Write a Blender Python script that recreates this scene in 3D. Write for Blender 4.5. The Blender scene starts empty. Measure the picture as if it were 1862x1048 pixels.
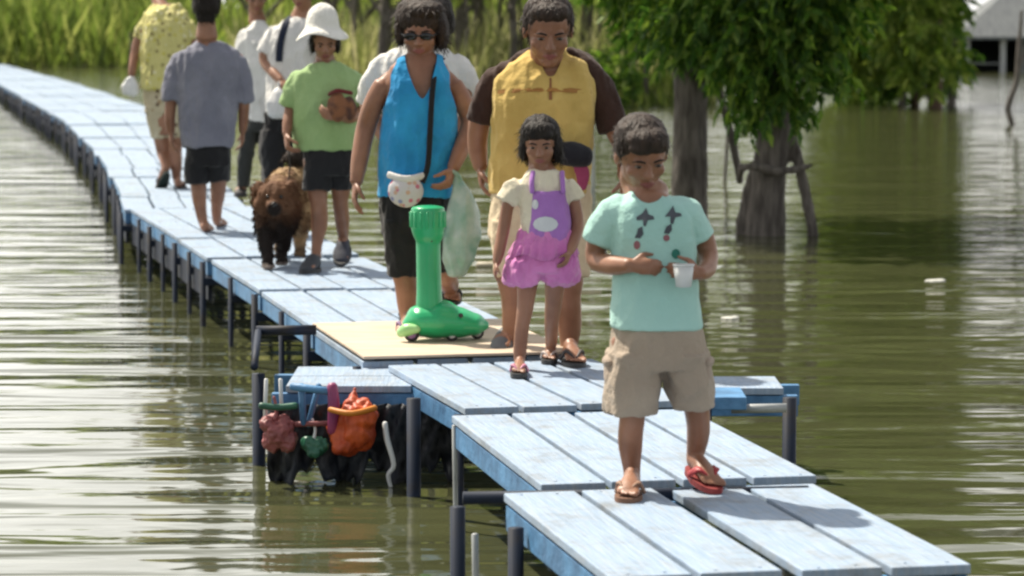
import bpy, bmesh, math, random
import numpy as np
from mathutils import Vector, Matrix, Euler, noise
from mathutils.bvhtree import BVHTree

random.seed(7); np.random.seed(7)
SC = bpy.context.scene
COL = SC.collection
R = math.radians

# ------------------------------------------------------------------ camera, sky, sun, exposure
F, CX, CY, YH = 5200.0, 931.0, 524.0, 40.0          # focal length and horizon in photo pixels
DECK = 0.42
CAMZ = DECK + 1.45
PITCH = math.atan((CY - YH) / F)
cam_d = bpy.data.cameras.new('camera'); cam = bpy.data.objects.new('camera', cam_d); COL.objects.link(cam)
cam.location = (0, 0, CAMZ); cam.rotation_euler = (math.pi / 2 - PITCH, 0, 0)
cam_d.sensor_width = 36.0; cam_d.lens = 36.0 * F / 1862.0
cam_d.clip_start = 0.5; cam_d.clip_end = 3000
cam_d.dof.use_dof = True; cam_d.dof.focus_distance = 10.8; cam_d.dof.aperture_fstop = 4.5
SC.camera = cam

CLOUD = 9.0
SUN_ELEV = R(56); SUN_VEC = Vector((-0.60, 0.52, 0)).normalized()      # towards the sun, on the ground plane
w = bpy.data.worlds.new('World'); SC.world = w; w.use_nodes = True
nt = w.node_tree; nt.nodes.clear()
sky = nt.nodes.new('ShaderNodeTexSky'); sky.sky_type = 'NISHITA'; sky.sun_disc = False
sky.sun_elevation = SUN_ELEV; sky.sun_rotation = math.atan2(SUN_VEC.x, SUN_VEC.y)
sky.dust_density = 5.0; sky.air_density = 1.3; sky.ozone_density = 0.8
bg = nt.nodes.new('ShaderNodeBackground'); bg.inputs['Strength'].default_value = 0.075
wo = nt.nodes.new('ShaderNodeOutputWorld')
# bright hazy cloud cover over the blue
wtc = nt.nodes.new('ShaderNodeTexCoord'); wn = nt.nodes.new('ShaderNodeTexNoise'); wn.inputs['Scale'].default_value = 2.2; wn.inputs['Detail'].default_value = 7
wm_ = nt.nodes.new('ShaderNodeMapping'); wm_.inputs['Scale'].default_value = (1, 1, 3.0)
nt.links.new(wtc.outputs['Generated'], wm_.inputs['Vector']); nt.links.new(wm_.outputs[0], wn.inputs['Vector'])
wr = nt.nodes.new('ShaderNodeMapRange'); wr.inputs['From Min'].default_value = 0.30; wr.inputs['From Max'].default_value = 0.62; wr.inputs['To Max'].default_value = 0.9
nt.links.new(wn.outputs[0], wr.inputs[0])
# the haze is brightest low over the horizon
wsep = nt.nodes.new('ShaderNodeSeparateXYZ'); nt.links.new(wtc.outputs['Generated'], wsep.inputs[0])
wh = nt.nodes.new('ShaderNodeMapRange'); wh.interpolation_type = 'SMOOTHSTEP'; wh.inputs['From Min'].default_value = 0.50; wh.inputs['From Max'].default_value = 0.12; wh.inputs['To Min'].default_value = CLOUD; wh.inputs['To Max'].default_value = CLOUD * 3.1
nt.links.new(wsep.outputs['Z'], wh.inputs[0])
# ... and on the sun's side of the sky
ws2 = nt.nodes.new('ShaderNodeMapRange'); ws2.interpolation_type = 'SMOOTHSTEP'; ws2.inputs['From Min'].default_value = -0.35; ws2.inputs['From Max'].default_value = 0.55; ws2.inputs['To Min'].default_value = 0.58; ws2.inputs['To Max'].default_value = 1.0
nt.links.new(wsep.outputs['Y'], ws2.inputs[0])
wmu = nt.nodes.new('ShaderNodeMath'); wmu.operation = 'MULTIPLY'; nt.links.new(wh.outputs[0], wmu.inputs[0]); nt.links.new(ws2.outputs[0], wmu.inputs[1])
wc = nt.nodes.new('ShaderNodeVectorMath'); wc.operation = 'SCALE'; wc.inputs[0].default_value = (1.0, 0.99, 0.96); nt.links.new(wmu.outputs[0], wc.inputs['Scale'])
wx = nt.nodes.new('ShaderNodeMix'); wx.data_type = 'RGBA'; nt.links.new(wc.outputs[0], wx.inputs['B'])
nt.links.new(wr.outputs[0], wx.inputs['Factor']); nt.links.new(sky.outputs[0], wx.inputs['A'])
nt.links.new(wx.outputs['Result'], bg.inputs[0]); nt.links.new(bg.outputs[0], wo.inputs[0])
sun_d = bpy.data.lights.new('sun', 'SUN'); sun_d.energy = 4.8; sun_d.angle = R(0.9); sun_d.color = (1, 0.92, 0.78)
sun = bpy.data.objects.new('sun', sun_d); COL.objects.link(sun)
sdir = Vector((SUN_VEC.x * math.cos(SUN_ELEV), SUN_VEC.y * math.cos(SUN_ELEV), math.sin(SUN_ELEV)))
sun.rotation_euler = sdir.to_track_quat('Z', 'Y').to_euler(); sun.location = (0, 0, 30)
SC.view_settings.view_transform = 'Standard'; SC.view_settings.look = 'None'
SC.view_settings.exposure = 0.5; SC.view_settings.gamma = 1
SC.render.engine = 'CYCLES'
SC.cycles.use_denoising = True
SC.cycles.filter_width = 2.4
SC.cycles.max_bounces = 8; SC.cycles.transparent_max_bounces = 8

# ------------------------------------------------------------------ pixel -> world helpers
FWD = Vector((0, math.cos(PITCH), -math.sin(PITCH))); UP = Vector((0, math.sin(PITCH), math.cos(PITCH)))
CAM = Vector((0, 0, CAMZ))
def ray(px, py): return Vector((1, 0, 0)) * ((px - CX) / F) + UP * ((CY - py) / F) + FWD
def on_z(px, py, z):
    d = ray(px, py); return CAM + d * ((z - CAMZ) / d.z)
def on_y(px, py, Y):
    d = ray(px, py); return CAM + d * (Y / d.y)

# ------------------------------------------------------------------ object helpers
def link(o, parent=None):
    COL.objects.link(o)
    if parent is not None:
        o.parent = parent
        o.matrix_parent_inverse = Matrix.Translation(-parent.location)
    return o
def thing(name, label, cat, loc=(0, 0, 0), group=None):
    o = bpy.data.objects.new(name, None); COL.objects.link(o); o.location = loc; o.empty_display_size = 0.1
    o['label'] = label; o['category'] = cat
    if group: o['group'] = group
    return o
def tag(o, label=None, cat=None, group=None, kind=None):
    for k, v in (('label', label), ('category', cat), ('group', group), ('kind', kind)):
        if v: o[k] = v
    return o
def mesh_obj(name, me, mat, parent=None, smooth=True):
    me.name = name
    me.materials.clear()
    if mat: me.materials.append(mat)
    if smooth: me.shade_smooth()
    o = bpy.data.objects.new(name, me)
    return link(o, parent)
def bm_obj(name, bm, mat, parent=None, smooth=False):
    me = bpy.data.meshes.new(name); bmesh.ops.recalc_face_normals(bm, faces=bm.faces); bm.to_mesh(me); bm.free()
    return mesh_obj(name, me, mat, parent, smooth)

def box(bm, c, size, rot=None, bevel=0.0):
    m = Matrix.Translation(Vector(c)) @ ((rot.to_matrix().to_4x4() if isinstance(rot, Euler) else rot.to_4x4()) if rot is not None else Matrix.Identity(4)) @ Matrix.Diagonal((size[0], size[1], size[2], 1))
    r = bmesh.ops.create_cube(bm, size=1, matrix=m)
    if bevel > 0:
        es = list({e for v in r['verts'] for e in v.link_edges})
        bmesh.ops.bevel(bm, geom=es, offset=bevel, segments=2, affect='EDGES', profile=0.5)

def smooth_path(pts, rads, sub):
    n = len(pts); P = []; Q = []
    for i in range(n - 1):
        p0 = pts[max(i - 1, 0)]; p1 = pts[i]; p2 = pts[i + 1]; p3 = pts[min(i + 2, n - 1)]
        for k in range(sub):
            t = k / sub
            a = 2 * p1; b = p2 - p0; c = 2 * p0 - 5 * p1 + 4 * p2 - p3; d = -p0 + 3 * p1 - 3 * p2 + p3
            P.append(0.5 * (a + b * t + c * t * t + d * t * t * t))
            s = t * t * (3 - 2 * t)
            Q.append([rads[i][j] * (1 - s) + rads[i + 1][j] * s for j in (0, 1)])
    P.append(pts[-1]); Q.append(list(rads[-1]))
    return P, Q
def tube(bm, pts, rads, seg=12, sub=4, side=None, cap=0.6):
    pts = [Vector(p) for p in pts]
    rads = [(r, r) if not isinstance(r, (tuple, list)) else r for r in rads]
    P, Q = smooth_path(pts, rads, sub) if sub > 1 else (pts, [list(r) for r in rads])
    n = len(P); rings = []; u = None
    for i in range(n):
        t = (P[min(i + 1, n - 1)] - P[max(i - 1, 0)])
        t = t.normalized() if t.length > 1e-9 else Vector((0, 0, 1))
        if side is not None: u = Vector(side)
        elif u is None: u = Vector((1, 0, 0)) if abs(t.x) < 0.8 else Vector((0, 1, 0))
        u = (u - t * u.dot(t)).normalized(); v = t.cross(u)
        def ring(c, k): return [bm.verts.new(c + u * (Q[i][0] * k * math.cos(a)) + v * (Q[i][1] * k * math.sin(a))) for a in [2 * math.pi * j / seg for j in range(seg)]]
        if i == 0 and cap > 0: rings.append(ring(P[0] - t * min(Q[0]) * cap, 0.55))
        rings.append(ring(P[i], 1))
        if i == n - 1 and cap > 0: rings.append(ring(P[-1] + t * min(Q[-1]) * cap, 0.55))
    for a, b in zip(rings, rings[1:]):
        for j in range(seg): bm.faces.new((a[j], a[(j + 1) % seg], b[(j + 1) % seg], b[j]))
    bm.faces.new(rings[0][::-1]); bm.faces.new(rings[-1])
def stack(bm, rings, seg=28):
    """horizontal elliptical rings: (centre, half width, half depth)"""
    L = []
    for c, a, b in rings:
        L.append([bm.verts.new((c[0] + a * math.copysign(abs(math.cos(t)) ** 0.85, math.cos(t)), c[1] + b * math.copysign(abs(math.sin(t)) ** 0.85, math.sin(t)), c[2])) for t in [2 * math.pi * j / seg for j in range(seg)]])
    for p, q in zip(L, L[1:]):
        for j in range(seg): bm.faces.new((p[j], p[(j + 1) % seg], q[(j + 1) % seg], q[j]))
    bm.faces.new(L[0][::-1]); bm.faces.new(L[-1])
def ell(bm, c, r, M=None, useg=16, vseg=10):
    m = Matrix.Translation(Vector(c)) @ (M.to_4x4() if M is not None else Matrix.Identity(4)) @ Matrix.Diagonal((r[0], r[1], r[2], 1))
    bmesh.ops.create_uvsphere(bm, u_segments=useg, v_segments=vseg, radius=1, matrix=m)
def fuse(bm, voxel, smooth=4, factor=0.5):
    """one continuous surface out of overlapping closed shapes"""
    bmesh.ops.recalc_face_normals(bm, faces=bm.faces)
    me = bpy.data.meshes.new('tmp'); bm.to_mesh(me); bm.free()
    o = bpy.data.objects.new('tmp', me); COL.objects.link(o)
    m = o.modifiers.new('r', 'REMESH'); m.mode = 'VOXEL'; m.voxel_size = voxel
    if smooth:
        s = o.modifiers.new('s', 'SMOOTH'); s.factor = factor; s.iterations = smooth
    dg = bpy.context.evaluated_depsgraph_get()
    out = bpy.data.meshes.new_from_object(o.evaluated_get(dg))
    bpy.data.objects.remove(o); bpy.data.meshes.remove(me)
    return out
def wrinkle(me, amp, freq=9.0, stretch=(1, 1, 0.45), seed=0.0):
    off = Vector((seed * 3.1, seed * 1.7, seed * 5.3)); n = len(me.vertices)
    co = np.empty(n * 3, np.float32); no = np.empty(n * 3, np.float32)
    me.vertices.foreach_get('co', co); me.vertices.foreach_get('normal', no)
    co = co.reshape(-1, 3); no = no.reshape(-1, 3); f = np.empty((n, 1), np.float32)
    for i, (x, y, z) in enumerate((co * np.array(stretch, np.float32)).tolist()):
        p = Vector((x, y, z)) * freq + off
        n1 = noise.noise(p); n2 = noise.noise(p * 2.3 + Vector((7, 3, 1)))
        f[i, 0] = (1 - abs(n1) * 2.2) * 0.85 - 0.42 + n2 * 0.5
    co = co + no * f * amp
    me.vertices.foreach_set('co', np.ascontiguousarray(co, np.float32).reshape(-1)); me.update()

# ------------------------------------------------------------------ materials
def mat(name, c1, c2=None, rough=0.7, scale=6.0, bump=0.0, bscale=60.0, spec=0.5, stretch=(1, 1, 1), sheen=0.0, coat=0.0, sss=0.0, detail=5, lo=0.35, hi=0.65, obj_rand=0.0, trans=0.0, metal=0.0):
    m = bpy.data.materials.new(name); m.use_nodes = True; t = m.node_tree; b = t.nodes['Principled BSDF']
    b.inputs['Roughness'].default_value = rough; b.inputs['Specular IOR Level'].default_value = spec
    b.inputs['Sheen Weight'].default_value = sheen; b.inputs['Coat Weight'].default_value = coat
    b.inputs['Metallic'].default_value = metal
    if sss:
        b.inputs['Subsurface Weight'].default_value = sss; b.inputs['Subsurface Radius'].default_value = (0.012, 0.005, 0.003); b.inputs['Subsurface Scale'].default_value = 1.0
    tc = t.nodes.new('ShaderNodeTexCoord'); mp = t.nodes.new('ShaderNodeMapping'); mp.inputs['Scale'].default_value = stretch
    t.links.new(tc.outputs['Object'], mp.inputs['Vector'])
    vec = mp.outputs[0]
    if obj_rand:
        oi = t.nodes.new('ShaderNodeObjectInfo'); mul = t.nodes.new('ShaderNodeMath'); mul.operation = 'MULTIPLY'; mul.inputs[1].default_value = 50
        t.links.new(oi.outputs['Random'], mul.inputs[0])
        ad = t.nodes.new('ShaderNodeVectorMath'); ad.operation = 'ADD'
        t.links.new(vec, ad.inputs[0]); t.links.new(mul.outputs[0], ad.inputs[1]); vec = ad.outputs[0]
    c2 = c2 or tuple(x * 0.8 for x in c1)
    nz = t.nodes.new('ShaderNodeTexNoise'); nz.inputs['Scale'].default_value = scale; nz.inputs['Detail'].default_value = detail
    t.links.new(vec, nz.inputs['Vector'])
    cr = t.nodes.new('ShaderNodeValToRGB'); cr.color_ramp.elements[0].position = lo; cr.color_ramp.elements[1].position = hi
    cr.color_ramp.elements[0].color = (*c2, 1); cr.color_ramp.elements[1].color = (*c1, 1)
    t.links.new(nz.outputs[0], cr.inputs[0]); t.links.new(cr.outputs[0], b.inputs['Base Color'])
    if bump:
        n2 = t.nodes.new('ShaderNodeTexNoise'); n2.inputs['Scale'].default_value = bscale; n2.inputs['Detail'].default_value = 6
        t.links.new(vec, n2.inputs['Vector'])
        bp = t.nodes.new('ShaderNodeBump'); bp.inputs['Strength'].default_value = bump; bp.inputs['Distance'].default_value = 0.02
        t.links.new(n2.outputs[0], bp.inputs['Height']); t.links.new(bp.outputs[0], b.inputs['Normal'])
    return m
def cloth(name, c, c2=None, **k):
    k.setdefault('rough', 0.85); k.setdefault('sheen', 0.15); k.setdefault('bump', 0.35); k.setdefault('bscale', 45); k.setdefault('spec', 0.2)
    return mat(name, c, c2 or tuple(x * 0.8 for x in c), **k)
def leafmat(name, c1, c2, c3, tr=0.35):
    m = bpy.data.materials.new(name); m.use_nodes = True; t = m.node_tree; t.nodes.clear()
    out = t.nodes.new('ShaderNodeOutputMaterial'); g = t.nodes.new('ShaderNodeNewGeometry')
    cr = t.nodes.new('ShaderNodeValToRGB'); e = cr.color_ramp.elements
    e[0].color = (*c1, 1); e[1].color = (*c3, 1); x = e.new(0.55); x.color = (*c2, 1)
    t.links.new(g.outputs['Random Per Island'], cr.inputs[0])
    d = t.nodes.new('ShaderNodeBsdfPrincipled'); d.inputs['Roughness'].default_value = 0.5; d.inputs['Specular IOR Level'].default_value = 0.35
    tl = t.nodes.new('ShaderNodeBsdfTranslucent'); mx = t.nodes.new('ShaderNodeMixShader'); mx.inputs[0].default_value = tr
    hs = t.nodes.new('ShaderNodeHueSaturation'); hs.inputs['Value'].default_value = 1.5; hs.inputs['Saturation'].default_value = 1.1
    t.links.new(cr.outputs[0], d.inputs['Base Color']); t.links.new(cr.outputs[0], hs.inputs['Color']); t.links.new(hs.outputs[0], tl.inputs[0])
    t.links.new(d.outputs[0], mx.inputs[1]); t.links.new(tl.outputs[0], mx.inputs[2]); t.links.new(mx.outputs[0], out.inputs[0])
    return m

M = {}
def water_mat():
    m = bpy.data.materials.new('murky_water'); m.use_nodes = True; t = m.node_tree; b = t.nodes['Principled BSDF']
    b.inputs['Roughness'].default_value = 0.06; b.inputs['IOR'].default_value = 1.333
    g = t.nodes.new('ShaderNodeNewGeometry')
    nz0 = t.nodes.new('ShaderNodeTexNoise'); nz0.inputs['Scale'].default_value = 0.35; nz0.inputs['Detail'].default_value = 3
    t.links.new(g.outputs['Position'], nz0.inputs['Vector'])
    cr = t.nodes.new('ShaderNodeValToRGB'); cr.color_ramp.elements[0].color = (0.052, 0.056, 0.026, 1); cr.color_ramp.elements[1].color = (0.069, 0.075, 0.034, 1)
    t.links.new(nz0.outputs[0], cr.inputs[0]); t.links.new(cr.outputs[0], b.inputs['Base Color'])
    def layer(scale, det, rot, sx):
        mp = t.nodes.new('ShaderNodeMapping'); mp.inputs['Scale'].default_value = (sx, 1, 1); mp.inputs['Rotation'].default_value = (0, 0, rot)
        t.links.new(g.outputs['Position'], mp.inputs['Vector'])
        n = t.nodes.new('ShaderNodeTexNoise'); n.inputs['Scale'].default_value = scale; n.inputs['Detail'].default_value = det; n.inputs['Roughness'].default_value = 0.45; n.inputs['Distortion'].default_value = 0.4
        t.links.new(mp.outputs[0], n.inputs['Vector']); return n
    a = layer(1.7, 2, R(3), 0.22); c = layer(5.0, 2, R(-5), 0.32)
    mul = t.nodes.new('ShaderNodeMath'); mul.operation = 'MULTIPLY_ADD'; mul.inputs[1].default_value = 0.12
    t.links.new(c.outputs[0], mul.inputs[0]); t.links.new(a.outputs[0], mul.inputs[2])
    bp = t.nodes.new('ShaderNodeBump'); bp.inputs['Strength'].default_value = 1.0; bp.inputs['Distance'].default_value = WAVE
    t.links.new(mul.outputs[0], bp.inputs['Height']); t.links.new(bp.outputs[0], b.inputs['Normal'])
    return m
WAVE = 0.072

# ------------------------------------------------------------------ setting: water, ground
water_m = water_mat()
bm = bmesh.new()
v = [bm.verts.new(p) for p in ((-160, -30, 0), (160, -30, 0), (160, 420, 0), (-160, 420, 0))]; bm.faces.new(v)
tag(bm_obj('water', bm, water_m), 'murky olive green flood water with small ripples', kind='structure')

def shore(x):
    """distance at which the bank comes out of the water"""
    def sm(a, b, t): t = min(max((t - a) / (b - a), 0), 1); return t * t * (3 - 2 * t)
    l = 118 - (118 - 63) * sm(-12, -5.5, x)
    return l + (125 - 63) * sm(4.2, 7.5, x)
def gh(x, y):
    d = y - shore(x)
    h = -0.9 + 1.15 * min(max((d + 6) / 9, 0), 1) + 0.012 * max(d, 0)
    return h + 0.06 * noise.noise(Vector((x * 0.4, y * 0.4, 0)))
bm = bmesh.new()
xs = [-1500, -400, -160] + list(np.arange(-60, 60.1, 1.5)) + [160, 400, 1500]; ys = [-60, -20, 20] + list(np.arange(50, 160, 2)) + [180, 220, 300, 420, 800, 2200]
grid = [[bm.verts.new((x, y, gh(x, y) if abs(x) < 70 and 45 < y < 200 else (-0.9 if y < 120 else 0.6 + 0.004 * (y - 160)))) for x in xs] for y in ys]
for j in range(len(ys) - 1):
    for i in range(len(xs) - 1): bm.faces.new((grid[j][i], grid[j][i + 1], grid[j + 1][i + 1], grid[j + 1][i]))
M['soil'] = mat('bank_soil', (0.11, 0.13, 0.035), (0.07, 0.06, 0.03), rough=0.95, scale=0.7, bump=0.5, bscale=3)
tag(bm_obj('ground', bm, M['soil'], smooth=True), 'low grassy bank beyond the flood water', kind='structure')

# ------------------------------------------------------------------ walkway
M['deck'] = mat('worn_pale_blue_paint', (0.34, 0.425, 0.54), (0.26, 0.35, 0.47), rough=0.75, spec=0.3, scale=9, bump=0.35, bscale=14, stretch=(7, 0.5, 1), obj_rand=1, lo=0.30, hi=0.70)
def deck_wear(m):
    t = m.node_tree; b = t.nodes['Principled BSDF']
    src = b.inputs['Base Color'].links[0].from_socket
    tc = [n for n in t.nodes if n.type == 'VECT_MATH'][0]
    n = t.nodes.new('ShaderNodeTexNoise'); n.inputs['Scale'].default_value = 11; n.inputs['Detail'].default_value = 8; n.inputs['Roughness'].default_value = 0.7
    t.links.new(tc.outputs[0], n.inputs['Vector'])
    r = t.nodes.new('ShaderNodeMapRange'); r.inputs['From Min'].default_value = 0.50; r.inputs['From Max'].default_value = 0.78
    t.links.new(n.outputs[0], r.inputs[0])
    mx = t.nodes.new('ShaderNodeMix'); mx.data_type = 'RGBA'
    t.links.new(r.outputs[0], mx.inputs['Factor']); t.links.new(src, mx.inputs['A']); mx.inputs['B'].default_value = (0.40, 0.43, 0.46, 1)
    # bare, darker scuffs
    n2 = t.nodes.new('ShaderNodeTexNoise'); n2.inputs['Scale'].default_value = 3.1; n2.inputs['Detail'].default_value = 9; n2.inputs['Roughness'].default_value = 0.75
    t.links.new(tc.outputs[0], n2.inputs['Vector'])
    r2 = t.nodes.new('ShaderNodeMapRange'); r2.inputs['From Min'].default_value = 0.55; r2.inputs['From Max'].default_value = 0.72; r2.inputs['To Max'].default_value = 0.6
    t.links.new(n2.outputs[0], r2.inputs[0])
    m2 = t.nodes.new('ShaderNodeMix'); m2.data_type = 'RGBA'
    t.links.new(r2.outputs[0], m2.inputs['Factor']); t.links.new(mx.outputs['Result'], m2.inputs['A']); m2.inputs['B'].default_value = (0.27, 0.27, 0.26, 1)
    # dried mud and foot traffic, in patches of their own across the boards
    co = [n for n in t.nodes if n.type == 'TEX_COORD'][0]; oi = [n for n in t.nodes if n.type == 'OBJECT_INFO'][0]
    ad = t.nodes.new('ShaderNodeVectorMath'); ad.operation = 'MULTIPLY_ADD'; ad.inputs[1].default_value = (1, 1, 1)
    sc_ = t.nodes.new('ShaderNodeMath'); sc_.operation = 'MULTIPLY'; sc_.inputs[1].default_value = 37
    t.links.new(oi.outputs['Random'], sc_.inputs[0]); t.links.new(co.outputs['Object'], ad.inputs[0]); t.links.new(sc_.outputs[0], ad.inputs[2])
    n3 = t.nodes.new('ShaderNodeTexNoise'); n3.inputs['Scale'].default_value = 4.5; n3.inputs['Detail'].default_value = 10; n3.inputs['Roughness'].default_value = 0.72
    t.links.new(ad.outputs[0], n3.inputs['Vector'])
    r3 = t.nodes.new('ShaderNodeMapRange'); r3.inputs['From Min'].default_value = 0.50; r3.inputs['From Max'].default_value = 0.70; r3.inputs['To Max'].default_value = 0.75
    t.links.new(n3.outputs[0], r3.inputs[0])
    m3 = t.nodes.new('ShaderNodeMix'); m3.data_type = 'RGBA'
    t.links.new(r3.outputs[0], m3.inputs['Factor']); t.links.new(m2.outputs['Result'], m3.inputs['A']); m3.inputs['B'].default_value = (0.22, 0.22, 0.21, 1)
    t.links.new(m3.outputs['Result'], b.inputs['Base Color'])
deck_wear(M['deck'])
M['blue'] = mat('blue_paint', (0.10, 0.27, 0.50), (0.05, 0.14, 0.28), rough=0.5, scale=7, bump=0.3, bscale=30, obj_rand=1)
M['navy'] = mat('navy_painted_steel', (0.012, 0.02, 0.04), (0.025, 0.022, 0.02), rough=0.6, spec=0.25, scale=9, obj_rand=1, lo=0.25, hi=0.5)
M['ply'] = mat('cream_plywood', (0.62, 0.52, 0.40), (0.50, 0.40, 0.30), rough=0.7, scale=4, stretch=(1, 4, 1), bump=0.2, bscale=50)

M['nail'] = mat('rusty_nail', (0.10, 0.05, 0.03), rough=.7)
def zrot(a): return Matrix.Rotation(a, 3, 'Z')
def box_at(bm, org, d, r, l0, l1, w0, w1, z0, z1, bevel=0.003):
    """box along direction d (l0..l1) and across r (w0..w1)"""
    c = org + d * ((l0 + l1) / 2) + r * ((w0 + w1) / 2)
    rot = Matrix((( r.x, d.x, 0), (r.y, d.y, 0), (0, 0, 1)))
    box(bm, (c.x, c.y, (z0 + z1) / 2), (abs(w1 - w0), abs(l1 - l0), z1 - z0), rot, bevel)
def set_local(o, org, d, r):
    """move the mesh into its own frame so that object coordinates run along the plank"""
    rot = Matrix(((r.x, d.x, 0, org.x), (r.y, d.y, 0, org.y), (0, 0, 1, 0), (0, 0, 0, 1)))
    o.data.transform(rot.inverted()); o.matrix_basis = Matrix.Identity(4); return rot

def panel(p0, p1, width, label, group, gaps=None, detail=True, zoff=0.0, plankmat=None, skirt_board=False):
    """p0 left-front corner, p1 left-back corner, on the deck plane"""
    d = (p1 - p0); L = d.length; d = d.normalized(); r = Vector((d.y, -d.x, 0))
    t = thing('walkway_panel', label, 'walkway panel', (p0.x, p0.y, DECK + zoff), group)
    n = 4; gaps = gaps or [0.020] * 3
    pw = (width - sum(gaps)) / n; x = 0
    for i in range(n):
        bm = bmesh.new()
        e0 = random.uniform(0.004, 0.02); e1 = random.uniform(0.004, 0.02); dz = random.uniform(-0.004, 0.004) + zoff
        box_at(bm, p0, d, r, e0, L - e1, x, x + pw, DECK - 0.028 + dz, DECK + dz, 0.004)
        if p0.y < 30:
            for ll in (0.05, L - 0.05):
                for ww in (0.25, 0.75):
                    c_ = p0 + d * (ll + random.uniform(-.012, .012)) + r * (x + pw * ww + random.uniform(-.01, .01)); box(bm, (c_.x, c_.y, DECK + dz + .0006), (.009, .009, .003))
                    for f in bm.faces[-6:]: f.material_index = 1
        o = bm_obj('plank', bm, plankmat or M['deck'], None); o.data.materials.append(M['nail'])
        rot = Matrix(((r.x, d.x, 0, 0), (r.y, d.y, 0, 0), (0, 0, 1, 0), (0, 0, 0, 1)))
        o.data.transform(rot.inverted() @ Matrix.Translation(-Vector((p0.x, p0.y, DECK + zoff))))
        o.parent = t; o.matrix_basis = rot
        x += pw + (gaps[i] if i < 3 else 0)
    for s0, s1 in ((0.004, 0.04), (width - 0.04, width - 0.004)):
        bm = bmesh.new(); box_at(bm, p0, d, r, 0.02, L - 0.02, s0, s1, DECK - 0.115 + zoff, DECK - 0.034 + zoff)
        bm_obj('side_rail', bm, M['blue'], t)
    if skirt_board:
        bm = bmesh.new(); box_at(bm, p0, d, r, 0.01, L - 0.01, 0.006, 0.03, DECK - 0.27 + zoff, DECK - 0.118 + zoff); bm_obj('skirt_board', bm, M['navy'], t)
    if detail:
        for a in (0.03, L - 0.07):
            bm = bmesh.new(); box_at(bm, p0, d, r, a, a + 0.04, 0.042, width - 0.042, DECK - 0.095 + zoff, DECK - 0.034 + zoff)
            bm_obj('cross_batten', bm, M['blue'], t)
    return t, p0, d, r, L
def post_mesh(bm, p, z0, z1, rad): tube(bm, [(p.x, p.y, z0), (p.x, p.y, z1)], [rad, rad], seg=10, sub=1, cap=0)
def trestle(pl, r, d, width, label, group, out=0.03, rad=0.019, bx_=0.0):
    t = thing('trestle', label, 'trestle', (pl.x, pl.y, 0), group)
    a = pl - r * out; b = pl + r * (width + out)
    for p in (a, b):
        bm = bmesh.new(); post_mesh(bm, p, -1.2, DECK - 0.02, rad); bm_obj('post', bm, M['navy'], t, True)
    bm = bmesh.new(); box_at(bm, pl, d, r, -0.03, 0.03, -out - bx_, width + out + bx_, DECK - 0.165, DECK - 0.118)
    bm_obj('cross_beam', bm, M['navy'], t)
    return t

Z = lambda px, py: on_z(px, py, DECK)
near = [((1110, 1052), (915, 897), 1.00, 'wide front panel of pale blue planks with a broad navy gap down its middle', [0.022, 0.060, 0.022]),
        ((985, 882), (820, 755), 0.905, 'pale blue plank panel the boy steps off, above the thin upright pipe', [0.020, 0.026, 0.022]),
        ((846, 743), (705, 664), 0.90, 'pale blue plank panel under the girl, just in front of the cream plywood', None),
        ((660, 657), (570, 597), 0.95, 'pale blue plank panel covered by the cream plywood sheet', None),
        ((568, 593), (475, 530), 0.95, 'pale blue plank panel just behind the cream plywood sheet', None),
        ((472, 528), (384, 473), 0.95, 'pale blue plank panel under the shaggy brown dog', None)]
ends = []
for a, b, wd, lab, gp in near:
    ends.append(panel(Z(*a), Z(*b), wd, lab, None, gp))
edge_px = [(378, 470), (300, 420), (229, 377), (214, 339), (195, 305), (174, 272), (155, 256), (117, 219), (57, 186), (0, 153), (-90, 118)]
edge = [Z(*p) for p in edge_px]
pos = edge[0].copy(); seg = 0; k = 0; far_left = []
while seg < len(edge) - 1 and k < 90:
    need = 1.56; q = pos.copy(); s = seg
    while s < len(edge) - 1:
        rest = (edge[s + 1] - q).length
        if rest >= need: q = q + (edge[s + 1] - q).normalized() * need; need = 0; break
        need -= rest; q = edge[s + 1].copy(); s += 1
    if need > 0.3: break
    Y = pos.y; wd = 0.95 + 0.85 * min(max((Y - 26) / 16, 0), 1)
    jit = Vector((random.uniform(-0.05, 0.03), 0, 0)) if k % 3 == 0 else Vector((0, 0, 0))
    lab = {0: 'pale blue plank panel under the bare feet of the person in the grey shirt', 1: 'pale blue plank panel just beyond the person in the grey shirt'}.get(k, 'distant pale blue plank panel of the long walkway beyond the group of people')
    ends.append(panel(pos + jit, q + jit * 0.4, wd, lab, None if k < 2 else 'walkway panels beyond the people', None, k < 6, zoff=random.uniform(-0.01, 0.012), skirt_board=True))
    pos = q; seg = s; k += 1
for i, (t, p0, d, r, L) in enumerate(ends):
    if i == 0: continue
    wd = 0.92 if i < 7 else 0.95 + 0.85 * min(max((p0.y - 26) / 16, 0), 1)
    labs = {1: 'navy steel trestle where the two front panels meet', 2: 'navy trestle right in front of the hanging orange sack', 3: 'navy trestle at the near end of the cream plywood sheet', 4: 'navy trestle at the far end of the cream plywood sheet', 5: 'navy trestle under the walkway beside the dog'}
    if i == 1: continue
    trestle(p0 - d * 0.02, r, d, wd, labs.get(i, 'distant navy trestle with two round posts standing in the water'), None if i in labs else 'trestles under the long walkway')
    if i >= 4 and p0.y < 60:
        trestle(p0 + d * (L * .5), r, d, wd, 'slim navy trestle under the middle of a walkway panel', 'slim trestles under the middles of the panels', out=.02, rad=.015)
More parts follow.
